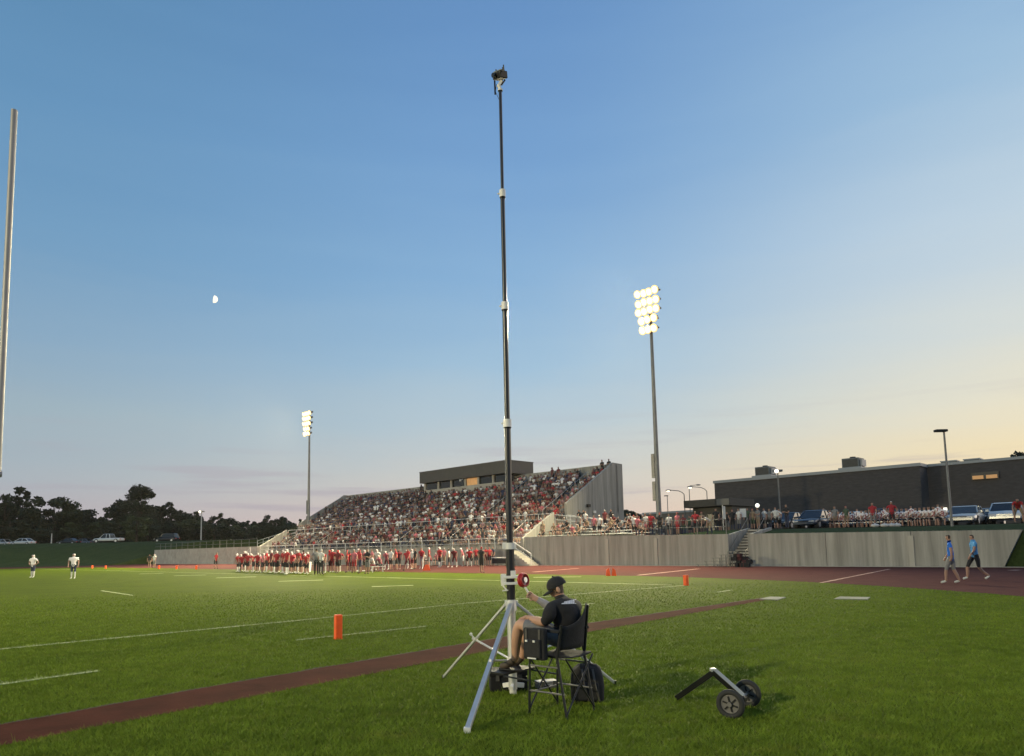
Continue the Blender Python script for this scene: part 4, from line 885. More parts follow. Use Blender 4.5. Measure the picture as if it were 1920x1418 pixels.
# team bench under the sitting ones
a, c = gp(788, 1061), gp(832, 1061); t = thing('team_bench', 'low metal team bench in front of the grandstand wall', 'bench', a.lerp(c, .5)); b = MB(); b.bar(a + Z * .42, c + Z * .42, .3, .04); b.build('seat', M['alu'], t)
for q in (.1, .5, .9): m_ = a.lerp(c, q); b = MB(); b.bar(m_, m_ + Z * .4, .06); b.build('leg', M['alu'], t)
a, c = gp(696, 1073.5), gp(720, 1072.5); t = thing('bench', 'short bench under the crouching players', 'bench', a.lerp(c, .5)); b = MB(); b.bar(a + Z * .42, c + Z * .42, .3, .04); b.build('seat', M['alu'], t)
for q in (.1, .9): m_ = a.lerp(c, q); b = MB(); b.bar(m_, m_ + Z * .4, .06); b.build('leg', M['alu'], t)
g = gp(578, 1072.5); t = thing('drink_barrel', 'tall white drinks barrel on the sideline between coach and referee', 'barrel', g); b = MB(); b.tube(g, g + Z * .72, .2, .25, 14); b.build('barrel', M['whitep'], t); b = MB(); b.tube(g + Z * .722, g + Z * .8, .27, .25, 14); b.build('lid', M['whitep'], t); b = MB(); b.ob(g + Vector((0, -.26, .15)), Vector((1, 0, 0)), Vector((0, 1, 0)), Z, .03, .04, .03); b.build('tap', M['black'], t)
a = gp(941, 1062); t = thing('folding_table', 'white-topped folding table with dark skirt under the stand', 'table', a); b = MB(); b.ob(a + Z * .76, U, N, Z, .9, .38, .03); b.build('table_top', M['whitep'], t, bevel=.01)
for x_, y_ in ((-.8, -.3), (.8, -.3), (.8, .3), (-.8, .3)): b = MB(); q = a + U * x_ + N * y_; b.tube(q, q + Z * .73, .02); b.build('leg', M['black'], t)
MB().ob(a + Z * .45 - N * .345, U, N, Z, .86, .012, .2).build('skirt', M['blackcloth'], t)
# --- two people walking on the track
def walker(px, py, face, label, shirt, shorts, scale, seed):
    g = gp(px, py); person('walkb' if seed == 1 else 'walk', g, face, label, shirt, shorts, M['hair'], M['skin'], M['shoew'], scale)
walker(1787, 1095, (-.75, .5, 0), 'man in bright blue shirt and pale shorts walking on the track', 'blue', 'grey', 1.0, 1)
walker(1832, 1088, (-.9, .15, 0), 'man in pale blue shirt and black shorts striding on the track, right of the pair', 'paleblue', 'black', 1.0, 2)
# --- terrace
tp = [(1190, 55, 'stand', 'white', 'black', 'person in white at the stand end of the terrace'), (1204, 53, 'sit', 'grey', 'black', 'person in grey sitting at the stand end of the terrace'), (1214, 54, 'wide', 'white', 'black', 'person in white leaning beside the one in the white hat'),
      (1222, 54.5, 'hips', 'red', 'maroon', 'person in red shirt and white hat left of the floodlight pole'), (1239, 54, 'stand', 'black', 'black', 'person in black right beside the floodlight pole'), (1256, 54, 'stand', 'white', 'black', 'person in pale grey shirt and black skirt right of the floodlight pole'),
      (1272, 53, 'stand', 'pink', 'red', 'person in pink shirt near the terrace edge'), (1283, 58, 'stand', 'maroon', 'green', 'person in dark red behind the one in pink'), (1295, 60, 'stand', 'green', 'black', 'person in dark green left of the broad person in red'), (1306, 53, 'hips', 'red', 'black', 'broad person in bright red shirt on the terrace'),
      (1318, 58, 'stand', 'tan', 'black', 'person in tan near the booth corner'), (1332, 50, 'bend', 'white', 'tan', 'person in white bending over at the wall edge'), (1345, 57, 'stand', 'black', 'black', 'person in black by the booth door'),
      (1352, 59, 'fold', 'black', 'black', 'second person in black by the booth, arms folded'), (1366, 60, 'stand', 'black', 'grey', 'person in black top right of the white banner pole'), (1376, 58, 'hips', 'black', 'black', 'person in black with hands on hips right of the banner pole'),
      (1388, 56, 'stand', 'white', 'grey', 'person in white beside the upright white board'), (1404, 58, 'stand', 'green', 'black', 'person in dark green right of the white board'), (1414, 57, 'stand', 'tan', 'green', 'person in tan under the small bright lamp'),
      (1424, 56, 'fold', 'grey', 'tan', 'person in grey with folded arms under the bright lamp'), (1436, 57, 'stand', 'white', 'black', 'person in white shirt, left of the white-shirted trio'), (1446, 56, 'stand', 'grey', 'black', 'person in grey amid the white-shirted group'),
      (1457, 54, 'hips', 'white', 'black', 'larger person in white shirt and black trousers'), (1464, 58, 'stand', 'white', 'black', 'person in white half hidden by the larger one in white'), (1478, 52, 'fold', 'black', 'navy', 'tall person in black shirt and dark jeans on the wall edge'),
      (1569, 55, 'stand', 'grey', 'tan', 'person in mottled grey before the white-jersey row, left end'), (1590, 52.5, 'stand', 'green', 'tan', 'person in camouflage green standing before the white-jersey row'), (1640, 51, 'stand', 'red', 'grey', 'person in faded red before the white-jersey row'),
      (1676, 49, 'hips', 'red', 'black', 'broad person in bright red with pale cap before the white-jersey row'), (1548, 57, 'stand', 'tan', 'black', 'person in tan right of the dark blue car'), (1914, 42, 'bend', 'red', 'tan', 'person in red and khaki at the right picture edge')]
for x, d, po, sh, lg, lb_ in tp:
    person(po, on_plat(x, d, 0), -N + U * random.uniform(-.4, .4), lb_, sh, lg, CAPW if x in (1222, 1676) else random.choice([M['hair'], M['hair'], CAPR, M['hairg']]), random.choice([M['skin'], SHM['navy']]), scale=random.uniform(.96, 1.06))
# row in white jerseys with red numbers
NUMS = ['9', '2', '1', '20', '0', '2', '1', '1', '2', '7', '8', '32', '5', '4', '1']
redink = mat('red_ink', (.25, .02, .03), .8)
for i, x in enumerate(np.linspace(1560, 1772, 26)):
    p = on_plat(x, 55.5 - i * .32, -.05); o = person('sit' if i % 6 else 'stand', p, -N if i % 2 else -N + U * .15, 'person in white football jersey in the row along the parked cars', 'white', 'black', M['hair'], M['skin'], None, .9 if i % 6 == 0 else 1.12, 'white-jersey row by the cars'); o.material_slots[1].material = jersey
    cu = bpy.data.curves.new('number', 'FONT'); cu.body = NUMS[i % 15]; cu.size = .42; cu.align_x = 'CENTER'; cu.extrude = .004; cu.materials.append(redink)
    tmp_ = bpy.data.objects.new('tmp', cu); COL.objects.link(tmp_); dg_ = bpy.context.evaluated_depsgraph_get(); nm_ = bpy.data.meshes.new_from_object(tmp_.evaluated_get(dg_)); bpy.data.objects.remove(tmp_); n_o = bpy.data.objects.new('jersey_number', nm_); COL.objects.link(n_o); n_o.parent = o; n_o.location = (0, .155 if i % 6 == 0 else .175, 1.15 if i % 6 == 0 else .68); n_o.rotation_euler = (R(90), 0, R(180))
x0_, x1_ = on_plat(1556, 55.2), on_plat(1774, 47.5)
t = thing('long_bench', 'long low bench carrying the row in white jerseys', 'bench', x0_.lerp(x1_, .5)); 
b = MB(); b.bar(x0_ + Z * .44 + N * .1, x1_ + Z * .44 + N * .1, .3, .04); b.build('seat', M['alu'], t)
for q in np.linspace(.02, .98, 8): m_ = x0_.lerp(x1_, q) + N * .3; b = MB(); b.bar(m_ - N * .2 - Z * .1, m_ + Z * .42 - N * .2, .06); b.build('leg', M['galv'], t)
# upright banner pole and board on the terrace
p = on_plat(1358, 56); t = thing('feather_banner', 'narrow upright white banner by the booth', 'banner', p); MB().tube(p, p + Z * 2.0, .025).build('pole', M['alu'], t); MB().ob(p + Z * 1.4 + Vector((.12, 0, 0)), Vector((1, 0, 0)), Vector((0, 1, 0)), Z, .1, .01, .5).build('banner_cloth', SHM['white'], t)
p = on_plat(1396, 56); t = thing('sandwich_board', 'upright white board among the terrace crowd', 'sign board', p); MB().ob(p + Z * 1.35, Vector((1, 0, 0)), Vector((0, 1, 0)), Z, .24, .02, .34).build('board', M['whitep'], t)
for q in (-.28, .28): MB().bar(p + Vector((q, .04, 0)), p + Vector((q, .04, 1.7)), .04).build('leg', M['galv'], t)
for i, (x, y) in enumerate([(1643, 996), (1661, 993.5), (1674, 994), (1684, 995)]):
    p = on_plat(x, 47.2 if i else 47.6); b = MB(); b.ell(p + Z * .12, .3, .18, .13); b.tube(p + Z * .2, p + Z * .3, .03); tag(b.build('drawstring_bag', SHM['white']), 'small white drawstring bag lying on the grass above the wall', 'bag', 'white bags on the wall edge')
# orange markers
g = gp(1146, 1080); t = thing('marker', 'pair of folded orange sideline flaps right of the seated man', 'marker', g)
for sx in (-1, 1): b = MB(); b.poly([g + Vector((sx * .03, 0, 0)), g + Vector((sx * .28, 0, 0)), g + Vector((sx * .24, .05, .3)), g + Vector((sx * .10, .05, .42))], Vector((0, .03, 0))); b.build('flap', M['orange'], t)
g = gp(800, 1070); t = thing('marker', 'orange sideline flap marker on the track edge before the stand', 'marker', g); b = MB(); b.poly([g + Vector((-.3, 0, 0)), g + Vector((.3, 0, 0)), g + Vector((.12, .05, .45)), g + Vector((-.12, .05, .45))], Vector((0, .04, 0))); b.build('flap', M['orange'], t); MB().bar(g + Vector((0, .1, 0)), g + Vector((0, .1, .4)), .05).build('stay', M['orange'], t)
for x, y in ((173, 1066), (198, 1066.3), (298, 1067), (331, 1067.5), (368, 1068)):
    g = gp(x, y); b = MB(); b.ob(g + Z * .2, Vector((1, 0, 0)), Vector((0, 1, 0)), Z, .09, .08, .2); tag(b.build('yard_pylon', M['orange'], bevel=.03), 'tiny orange pylon at the far edge of the field', 'pylon', 'far orange pylons')
# ---- spectators in the stand
def seats():
    out = []
    for ri, (n, z) in enumerate(rows):
        s = S0 + .75
        while s < S1 - .7:
            if min(abs(s - a) for a in AIS) > .42 and random.random() < (.95 if ri > 3 else .8 if s < 80 else .4): out.append((s + random.uniform(-.08, .08), n + .02, z, ri))
            s += .54
    return out
cols_r = ['maroon'] * 6 + ['red'] * 2 + ['white'] * 7 + ['grey'] * 5 + ['black'] * 4 + ['navy'] * 2 + ['tan', 'pink', 'pink', 'mauve', 'mauve']
cols_l = ['maroon'] * 3 + ['white'] * 5 + ['grey'] * 6 + ['mauve'] * 2 + ['black'] * 5 + ['navy'] * 6 + ['tan']
allseat = [(s, n, z) for s, n, z, ri in seats()]
stand_extra = []
for i in range(95):                                  # people on the walkways
    stand_extra.append((random.uniform(S0 + 1, S1 - 2), 51.1 + random.uniform(-.5, .5), 3.6))
blseat = [(random.uniform(31.3, 43), 47.2 + .72 * (i % 4), 2.3 + .26 * (i % 4)) for i in range(34)]
for s, n, z in blseat:
    sh = random.choice(['white', 'white', 'tan', 'maroon', 'pink', 'grey', 'black']); person('sit' if random.random() < .8 else 'stand', P(s, n, z - .1), -N, 'person in ' + sh + ' on the low terrace bleachers', sh, 'black', random.choice([M['hair'], M['hairg'], CAPW]), M['skin'], group='people on the low bleachers, in ' + sh)
for s, n, z, sh in [(44.5, 51.2, 3.6, 'red'), (41.5, 51.2, 3.25, 'black'), (40.8, 51.0, 3.2, 'black'), (48.2, 51.0, 3.6, 'white'), (51, 50.9, 3.6, 'white')]:
    person('stand', P(s, n, z), -N, 'person in %s on the walkway by the stand end wall, %s' % (sh, {44.5: 'at the corner', 41.5: 'on the ramp, farther up', 40.8: 'on the ramp, lower down', 48.2: 'second from the corner', 51: 'third from the corner'}[s]), sh, 'black')
allseat.sort(key=lambda q: (P(q[0], q[1])).length)
near = allseat[:110]; rest = allseat[110:]
for s, n, z in near:
    c = random.choice(cols_r); person('sitlean' if random.random() < .3 else 'sit', P(s, n - .05, z - .06), -N + U * random.uniform(-.5, .5), 'spectator in ' + c + ' sitting in the near right part of the grandstand', c, random.choice(['black', 'navy', 'grey', 'tan']), random.choice([M['hair'], M['hair'], M['hairg'], CAPW, CAPR]), M['skin'], scale=random.uniform(.92, 1.04), group='near grandstand spectators in ' + c)
# the rest as one mass, each figure a full low body with its own colours
def low(pose, **k):
    J, B, cl = figure(pose=pose, **k); me = skin_mesh('crowd', J, B, 'pel', 0, [M['skin']] * 6, cl); nv = len(me.vertices); co = np.empty(nv * 3); me.vertices.foreach_get('co', co)
    fs_ = [tuple(p.vertices) for p in me.polygons]; mi = [p.material_index for p in me.polygons]; return co.reshape(-1, 3), fs_, mi
LO = [low('sit'), low('sit', lean=.2, seed=3), low('stand')]
V = []; Fc = []; CI = []; base = 0
pal = np.array([[.19, .12, .1], [.12, .07, .05]]); hairs = [(.03, .02, .015), (.06, .045, .03), (.2, .15, .09), (.4, .4, .4), (.28, .02, .03), (.02, .02, .02)]
for qi, (s, n, z) in enumerate(rest + stand_extra):
    stnd = qi >= len(rest) or random.random() < .05; co, fs_, mi = LO[2] if stnd else LO[int(random.random() < .3)]
    f = -N + U * random.uniform(-.5, .5); a = zrot(f); ca, sa = math.cos(a), math.sin(a); k = random.uniform(.9, 1.05); p = P(s, n - .05, z - (.06 if not stnd else 0))
    w = co * k; V.append(np.stack([w[:, 0] * ca - w[:, 1] * sa + p.x, w[:, 0] * sa + w[:, 1] * ca + p.y, w[:, 2] + p.z], 1))
    leftness = (s - 62) / 30 + (n - 52) / 18 + random.uniform(-.25, .25)
    sh = SH[random.choice(cols_l if leftness > .55 else cols_r)]; jit = random.uniform(.75, 1.5); sk = pal[int(random.random() < .25)]
    cc = [tuple(sk), tuple(v * jit for v in sh), random.choice([(.015, .015, .018), (.03, .04, .07), (.12, .1, .08)]), random.choice(hairs), (.05, .05, .05), tuple(sk) if random.random() < .3 else (.03, .035, .06)]
    for fc, m in zip(fs_, mi): Fc.append([base + i for i in fc]); CI.append(cc[m])
    base += len(co)
V = np.concatenate(V); me = bpy.data.meshes.new('crowd'); me.from_pydata(V.tolist(), [], Fc)
ca_ = me.attributes.new('cloth', 'FLOAT_COLOR', 'FACE'); ca_.data.foreach_set('color', np.array([(*c, 1) for c in CI], dtype=np.float32).ravel())
mcrowd = mat('crowd_cloth', (.2, .2, .2), .85); at_ = mcrowd.node_tree.nodes.new('ShaderNodeAttribute'); at_.attribute_name = 'cloth'; mcrowd.node_tree.links.new(at_.outputs['Color'], mcrowd.node_tree.nodes['Principled BSDF'].inputs['Base Color'])
me.materials.append(mcrowd); me.polygons.foreach_set('use_smooth', [True] * len(Fc)); tag(link('crowd', me), 'packed crowd of spectators filling the grandstand', 'crowd', kind='stuff')
print('crowd', len(rest), 'faces', len(Fc))
for s_, lab in ((45.1, 'left one of two people on top of the stand corner'), (44.2, 'right one of two people on top of the stand corner')):
    person('fold', P(s_, 59.75, 8.95), -N, lab, 'black', 'black')
r = on_n(1051, 59.5); person('stand', Vector((r.x, r.y, 8.75)), -N, 'person in maroon standing at the back row under the parapet', 'maroon', 'black')
# ================================================================== camera mast on its tripod
MX, MY = gp(962, 1301).x, gp(962, 1301).y
mast = thing('camera_mast', 'very tall black telescopic camera mast with white collars on a silver tripod', 'mast', (MX, MY, 0))
foot = Vector((MX, MY, 0)); DM = MY
def mz(py, px=955): return at(px, py, DM).z
z1 = mz(1128)
topx = at(938, 168, DM); lean_ = Vector((topx.x - MX, 0, topx.z)).normalized()
def mp(z): return foot + Vector(((topx.x - MX) * z / topx.z, 0, z))
b = MB(); b.tube(mp(.05), mp(z1 + .02), .048, n=16); b.build('lower_post', M['alu'], mast)
zs = [z1 - .03, mz(1024), mz(794), mz(574), mz(363), mz(168)]; rs = [.047, .037, .031, .026, .019]
for i in range(5):
    b = MB(); b.tube(mp(zs[i]), mp(zs[i + 1]), rs[i], n=16); b.build('mast_section', M['carbon'], mast)
    if 0 < i:
        rr = rs[i - 1] + (.022 if i == 1 else .010); hh = .036 if i == 1 else .045; b = MB(); b.tube(mp(zs[i] - hh), mp(zs[i] + hh), rr, n=16); c_ = b.build('collar', M['whitep'], mast, bevel=.004)
        if i > 1:
            b = MB(); b.tube(mp(zs[i]) , mp(zs[i]) - Vector((rr + .012, 0, 0)), .008); b.ell(mp(zs[i]) - Vector((rr + .014, 0, 0)), .011, .011, .011); b.build('knob', M['whitep'], c_)
            b = MB(); b.tube(mp(zs[i] - hh - .02), mp(zs[i] - hh), rr * .8, rr, n=14); b.build('gland', M['black'], c_)
# collar ring with lug plate at y~1024
b = MB(); c = mp(zs[1]); b.ob(c + Vector((-.01, -.02, 0)), Vector((1, 0, 0)), Vector((0, 1, 0)), Z, .075, .03, .034); b.build('clamp_block', M['whitep'], mast, bevel=.006)
# tripod
hub = mp(z1)
b = MB(); b.tube(mp(z1 - .1), mp(z1 + .0), .065, .06, n=12); b.build('tripod_hub', M['alu'], mast, bevel=.004)
feet = [(gp(876, 1374), .054, (.0, -.06)), (gp(831, 1273), .028, (-.05, .02)), (gp(1153, 1284), .03, (.055, .01))]
for g, w, off in feet:
    top = hub + Vector((off[0], off[1], -.02)); b = MB(); b.bar(top, g + Z * .02, w * .9, w * .7 if w > .05 else w); l = b.build('tripod_leg', M['alu'], mast, bevel=.004)
    b = MB(); b.bar(g + Z * .045, g - Z * .01, w * 1.1); b.build('leg_tip', M['whitep'] if w > .05 else M['black'], l)
    b = MB(); b.ob(top, Vector((1, 0, 0)), Vector((0, 1, 0)), Z, .022, .022, .03); b.build('hinge', M['whitep'], l)
for g, w, off in feet:
    top = hub + Vector((off[0], off[1], -.02)); q = top.lerp(g, .46 if w < .05 else .5); b = MB(); b.tube(q, mp(.36), .009 if w > .05 else .012, n=8); b.tube(q - (q - mp(.36)).normalized() * -.06, q, .016); b.build('brace', M['alu'], mast)
q = (hub + Vector((-.05, .02, -.02))).lerp(feet[1][0], .46); b = MB(); b.tube(q, q + Vector((-.05, -.02, .06)), .008); b.ell(q + Vector((-.055, -.02, .07)), .018, .018, .018); b.build('lock_knob', M['whitep'], mast)
b = MB(); b.tube(mp(.31), mp(.40), .058, n=12); b.build('brace_ring', M['whitep'], mast)
b = MB(); c = mp(.1)
for k_ in range(3): a = k_ * 2.1 + .4; b.bar(c, c + Vector((math.cos(a) * .13, math.sin(a) * .13, -.02)), .035, .05)
b.tube(mp(-.02), mp(.12), .04, n=10); b.build('foot_plate', M['whitep'], mast, bevel=.004)
# winch: white plates, red reel, crank
zc = mz(1088)
for dz in (-.035, .035): b = MB(); b.ob(mp(zc + dz) + Vector((0, -.01, 0)), Vector((1, 0, 0)), Vector((0, 1, 0)), Z, .078, .055, .014); b.build('winch_plate', M['whitep'], mast, bevel=.004)
b = MB(); b.ob(mp(zc + .075) + Vector((.03, -.02, 0)), Vector((1, 0, 0)), Vector((0, 1, 0)), Z, .03, .03, .03); b.build('winch_bracket', M['whitep'], mast, bevel=.004)
rc = at(980, 1088, DM - .02); ra = Vector((.75, -.62, .1)).normalized()
b = MB(); b.ring(rc, ra, .062, .022, 28, 8); b.disc(rc, ra, .06, 24, .018); b.ring(rc + ra * .03, ra, .066, .012, 28, 6); rl = b.build('reel', M['redp'], mast)
b = MB(); b.disc(rc + ra * .03, ra, .03, 18, .03); b.build('reel_hub', M['alu'], rl)
b = MB(); b.ob(at(944, 1085, DM), Vector((1, 0, 0)), Vector((0, 1, 0)), Z, .03, .03, .05); b.ob(at(943, 1095, DM), Vector((1, 0, 0)), Vector((0, 1, 0)), Z, .02, .025, .02); b.build('brake_box', M['whitep'], mast, bevel=.006)
b = MB(); b.tube(at(941, 1096, DM), at(950, 1107, DM - .05), .008); b.tube(at(942, 1108, DM - .06), at(953, 1107, DM - .06), .007); b.build('brake_lever', M['whitep'], mast)
grip = at(994, 1116, DM - .05)
b = MB(); b.tube(rc + ra * .04, at(983, 1099, DM - .04), .009); b.tube(at(983, 1099, DM - .04), at(990.5, 1111, DM - .05), .011, n=8); cr_ = b.build('crank_arm', M['whitep'], mast)
b = MB(); b.tube(at(990.5, 1111, DM - .05), at(996.5, 1119.5, DM - .05), .014, n=10); b.build('crank_grip', M['black'], cr_)
# camera head on top
tp_ = mp(topx.z)
X_, Y_ = Vector((1, 0, 0)), Vector((0, 1, 0))
b = MB(); b.tube(tp_ - Z * .02, tp_ + Z * .0, .03, n=12); b.tube(tp_, at(935, 160, DM), .018, .022); b.build('mount_plate', M['whitep'], mast)
b = MB(); b.bar(at(934, 163, DM), at(941, 151, DM), .03); b.build('tilt_bracket', M['whitep'], mast); b = MB(); b.bar(at(940, 160, DM), at(947, 150, DM), .014); b.build('tilt_arm', M['black'], mast)
ca = (at(953, 137, DM - .1) - at(923, 149, DM + .1)).normalized(); cb = Vector((.25, -.8, -.3)); cb = (cb - ca * cb.dot(ca)).normalized(); cz = ca.cross(cb)
if cz.z < 0: cz = -cz
cc = at(937.5, 142, DM)
b = MB(); b.ob(cc, ca, cb, cz, .072, .06, .04); hd_ = b.build('camera_head', M['black'], mast, bevel=.008)
b = MB(); b.ob(cc + cz * .045 - cb * -.01, ca, cb, cz, .066, .035, .008); b.build('top_plate', mat('grey_green_metal', (.12, .14, .13), .5), hd_, bevel=.003)
for a_, l_, h_ in ((-.07, -.01, .055), (.055, -.02, .075), (.088, .03, .035)): b = MB(); b.bar(cc + ca * a_ + cb * l_ + cz * .02, cc + ca * a_ + cb * l_ + cz * (.03 + h_), .012, .02); b.build('side_fin', M['fascia'], hd_)
b = MB(); b.tube(cc + cb * .06 - ca * .02, cc + cb * .1 - ca * .02, .028, n=12); b.build('lens', M['glass'], hd_)
b = MB(); b.bar(at(927.5, 152, DM), at(928.5, 177, DM), .024, .02); b.build('battery_pack', M['black'], mast, bevel=.003)
pts_ = [at(931, 158, DM), at(929, 172, DM + .03), at(937, 190, DM + .035)] ; b = MB(); b.path(pts_, .003, 5); b.build('cable', M['black'], mast)
# ================================================================== goal post
gd = 12.0; gb = at(-6, 1047, gd); gb.z = 0; gt = at(27, 207, gd)
gpst = thing('goal_post', 'tall grey steel goal post upright at the left picture edge', 'goal post', (gb.x, gb.y, 0))
zcb = at(0, 889, gd).z
low = Vector((gb.x + (gt.x - gb.x) * 0, gb.y, 0)); corner = at(-5, 889, gd)
yel = mat('post_steel', (.25, .245, .245), .5, metal=.3, var=.12, vscale=1.5)
b = MB(); b.tube(corner, gt, .052, n=16); b.build('upright', yel, gpst)
c2 = corner - N * 7.1; b = MB(); b.tube(corner + N * .06, c2 - N * .06, .055, n=14); b.build('crossbar', yel, gpst)
b = MB(); b.tube(c2, c2 + (gt - corner), .052, n=14); b.build('upright', yel, gpst)
mid = corner.lerp(c2, .5); b = MB(); b.path([mid, mid - U * .8 - Z * .25, mid - U * 1.5 - Z * .8, Vector((mid.x, mid.y, 0)) - U * 1.6 - Z * .2], .085, 14); b.build('gooseneck', yel, gpst)
# ================================================================== pylons
def pylon(px, py, h, w, label):
    g = gp(px, py); t = thing('pylon', label, 'pylon', g); b = MB(); ax = Vector((math.cos(.55), math.sin(.55), 0)); ay = Vector((-ax.y, ax.x, 0)); b.ob(g + Z * (h / 2 + .01), ax, ay, Z, w / 2, w / 2, h / 2 - .01); b.build('block', M['orange'], t, bevel=.012)
    b = MB(); b.ob(g + Z * .01, ax, ay, Z, w / 2 + .004, w / 2 + .004, .012); b.build('base', M['orange'], t); return t
pylon(634, 1198.5, .44, .125, 'bright orange end-zone pylon standing alone in the near grass'); pylon(1286.5, 1098, .40, .15, 'orange pylon at the corner of the field, right of the seated man')
# ================================================================== folding chair
def gd_(x, y, z=0): return Vector((x, y, z))
FA, FB = gd_(.122, 7.03), gd_(.465, 6.74); SD = Vector((.66, .75, 0)).normalized(); FC, FD = FA + SD * .44, FB + SD * .44; FW = (FA - FB).normalized()
ch = thing('camping_chair', 'tall black folding camping chair with an armrest pouch, under the seated man', 'chair', (FA + FD) / 2)
def lp(p, z, e=0, back=0): return p + Z * z + SD * e - FW * back
SZ = .57
for (f_, r_) in ((FA, FB), (FC, FD)):
    fr_t = lp(f_, .80, 0, .03); rr_t = lp(r_, .80, 0, -.06)
    b = MB(); b.tube(lp(f_, .0), fr_t, .012); b.build('front_leg', M['carbon'], ch)
    b = MB(); b.tube(lp(r_, .0), lp(r_, .62, 0, -.11), .013); b.build('rear_leg', M['carbon'], ch)
    b = MB(); b.tube(lp(r_, .5, 0, -.10), lp(r_, .86 if r_ is FB else 1.02, 0, -.04), .013); b.build('back_post', M['carbon'], ch)
    b = MB(); b.ob((fr_t + lp(r_, .80, 0, -.08)) / 2, FW, SD, Z, .2, .028, .014); b.build('armrest', M['blackcloth'], ch, bevel=.008)
    MB().tube(lp(f_, .46), lp(r_, .46, 0, -.08), .009).build('side_bar', M['galv'], ch); MB().tube(lp(f_, .22), lp(r_, .22, 0, -.02), .009).build('side_bar', M['galv'], ch)
for p, q in ((FA, FC), (FB, FD)):
    b = MB(); b.tube(lp(p, .04), lp(q, SZ - .02), .009); b.tube(lp(q, .04), lp(p, SZ - .02), .009); b.build('cross_brace', M['carbon'], ch)
b = MB(); b.tube(lp(FA, .2), lp(FC, .2), .009); b.build('foot_bar', M['galv'], ch)
b = MB(); cs_ = (FA + FB + FC + FD) / 4 + Z * SZ; vs_ = []
for i in range(7):
    for j in range(7):
        u, v = (i / 6 - .5), (j / 6 - .5); vs_.append(cs_ + FW * (u * .42) + SD * (v * .44) - Z * (.045 * (1 - 4 * v * v) * (1 - 2 * abs(u) * .6)))
b.add(vs_, [(i * 7 + j, i * 7 + j + 1, (i + 1) * 7 + j + 1, (i + 1) * 7 + j) for i in range(6) for j in range(6)], True); o = b.build('seat', M['blackcloth'], ch); so_ = o.modifiers.new('thick', 'SOLIDIFY'); so_.thickness = .012
b = MB(); vs_ = []
for i in range(7):
    for j in range(7):
        u, v = i / 6, (j / 6 - .5); vs_.append(FB + SD * (.22 + v * .44) + FW * (.10 - .05 * u) - FW * (.06 * (1 - 4 * v * v)) + Z * (.62 + u * (.22 + .2 * (v + .5) ** 2)))
b.add(vs_, [(i * 7 + j, i * 7 + j + 1, (i + 1) * 7 + j + 1, (i + 1) * 7 + j) for i in range(6) for j in range(6)], True); o = b.build('backrest', M['blackcloth'], ch); so_ = o.modifiers.new('thick', 'SOLIDIFY'); so_.thickness = .012
b = MB(); pc = at(1004, 1207, 6.86); b.ob(pc, FW, SD, Z, .128, .035, .15); po_ = b.build('armrest_pouch', M['blackcloth'], ch, bevel=.02)
b = MB(); b.ob(pc - Z * .04 - SD * .045, FW, SD, Z, .1, .018, .085); b.build('pocket', M['blackcloth'], po_, bevel=.012)
for q in (-.035, .055): b = MB(); b.ob(pc - SD * .068 + FW * q + Z * .03, FW, SD, Z, .012, .004, .009); b.build('buckle', M['whitep'], po_)
b = MB(); b.ob(pc - SD * .06 - Z * .13 , FW, SD, Z, .05, .004, .006); b.build('trim_strip', M['whitep'], po_)
for q in (-.08, .08): b = MB(); b.ob(pc - SD * .041 + FW * q + Z * .08, FW, SD, Z, .012, .003, .06); b.build('strap', M['fascia'], po_)
# ================================================================== the seated man
HJ = {}
def J_(n, px, py, d, r, r2=None): p = at(px, py, d); HJ[n] = (p.x, p.y, p.z, r, r2 or r)
J_('pel', 1068, 1194, 7.12, .165, .15); J_('belly', 1067, 1177, 7.1, .165, .15); J_('chest', 1062, 1157, 7.1, .18, .155); J_('uchest', 1059, 1141, 7.12, .165, .125); J_('neckb', 1054, 1127, 7.16, .09, .085); J_('neck', 1051, 1118, 7.2, .056)
J_('head', 1044, 1104, 7.2, .082, .085); J_('brow', 1040, 1098, 7.2, .078); J_('crown', 1044, 1092, 7.2, .07); J_('jaw', 1036, 1113, 7.22, .045); J_('chin', 1032, 1116, 7.23, .026); J_('nose', 1029, 1107, 7.2, .012)
J_('shL', 1036, 1141, 7.0, .085); J_('umL', 1029, 1153, 6.95, .075); J_('elL', 1023, 1167, 6.98, .052); J_('fmL', 1010, 1165, 7.08, .048); J_('wrL', 996, 1160, 7.2, .032); J_('paL', 988, 1157, 7.25, .034)
J_('shR', 1079, 1138, 7.36, .085); J_('umR', 1060, 1142, 7.55, .062); J_('elR', 1042, 1146, 7.66, .052); J_('fmR', 1024, 1134, 7.64, .05); J_('wrR', 1008, 1124, 7.62, .034); J_('paR', 1000, 1119.5, 7.61, .033)
J_('hipL', 1052, 1199, 7.08, .105); J_('thL', 1012, 1183, 7.14, .098); J_('kuL', 990, 1175, 7.2, .08); J_('knL', 975, 1168, 7.25, .065); J_('cfL', 969, 1193, 7.3, .06); J_('lgL', 967, 1215, 7.34, .048); J_('anL', 966, 1237, 7.38, .04); J_('baL', 952, 1247, 7.46, .043); J_('toL', 938, 1250, 7.52, .036)
J_('hipR', 1062, 1197, 7.32, .105); J_('thR', 1024, 1182, 7.45, .095); J_('knR', 992, 1169, 7.55, .065); J_('cfR', 985, 1195, 7.6, .058); J_('anR', 980, 1232, 7.68, .04); J_('baR', 967, 1244, 7.76, .043); J_('toR', 955, 1247, 7.8, .036)
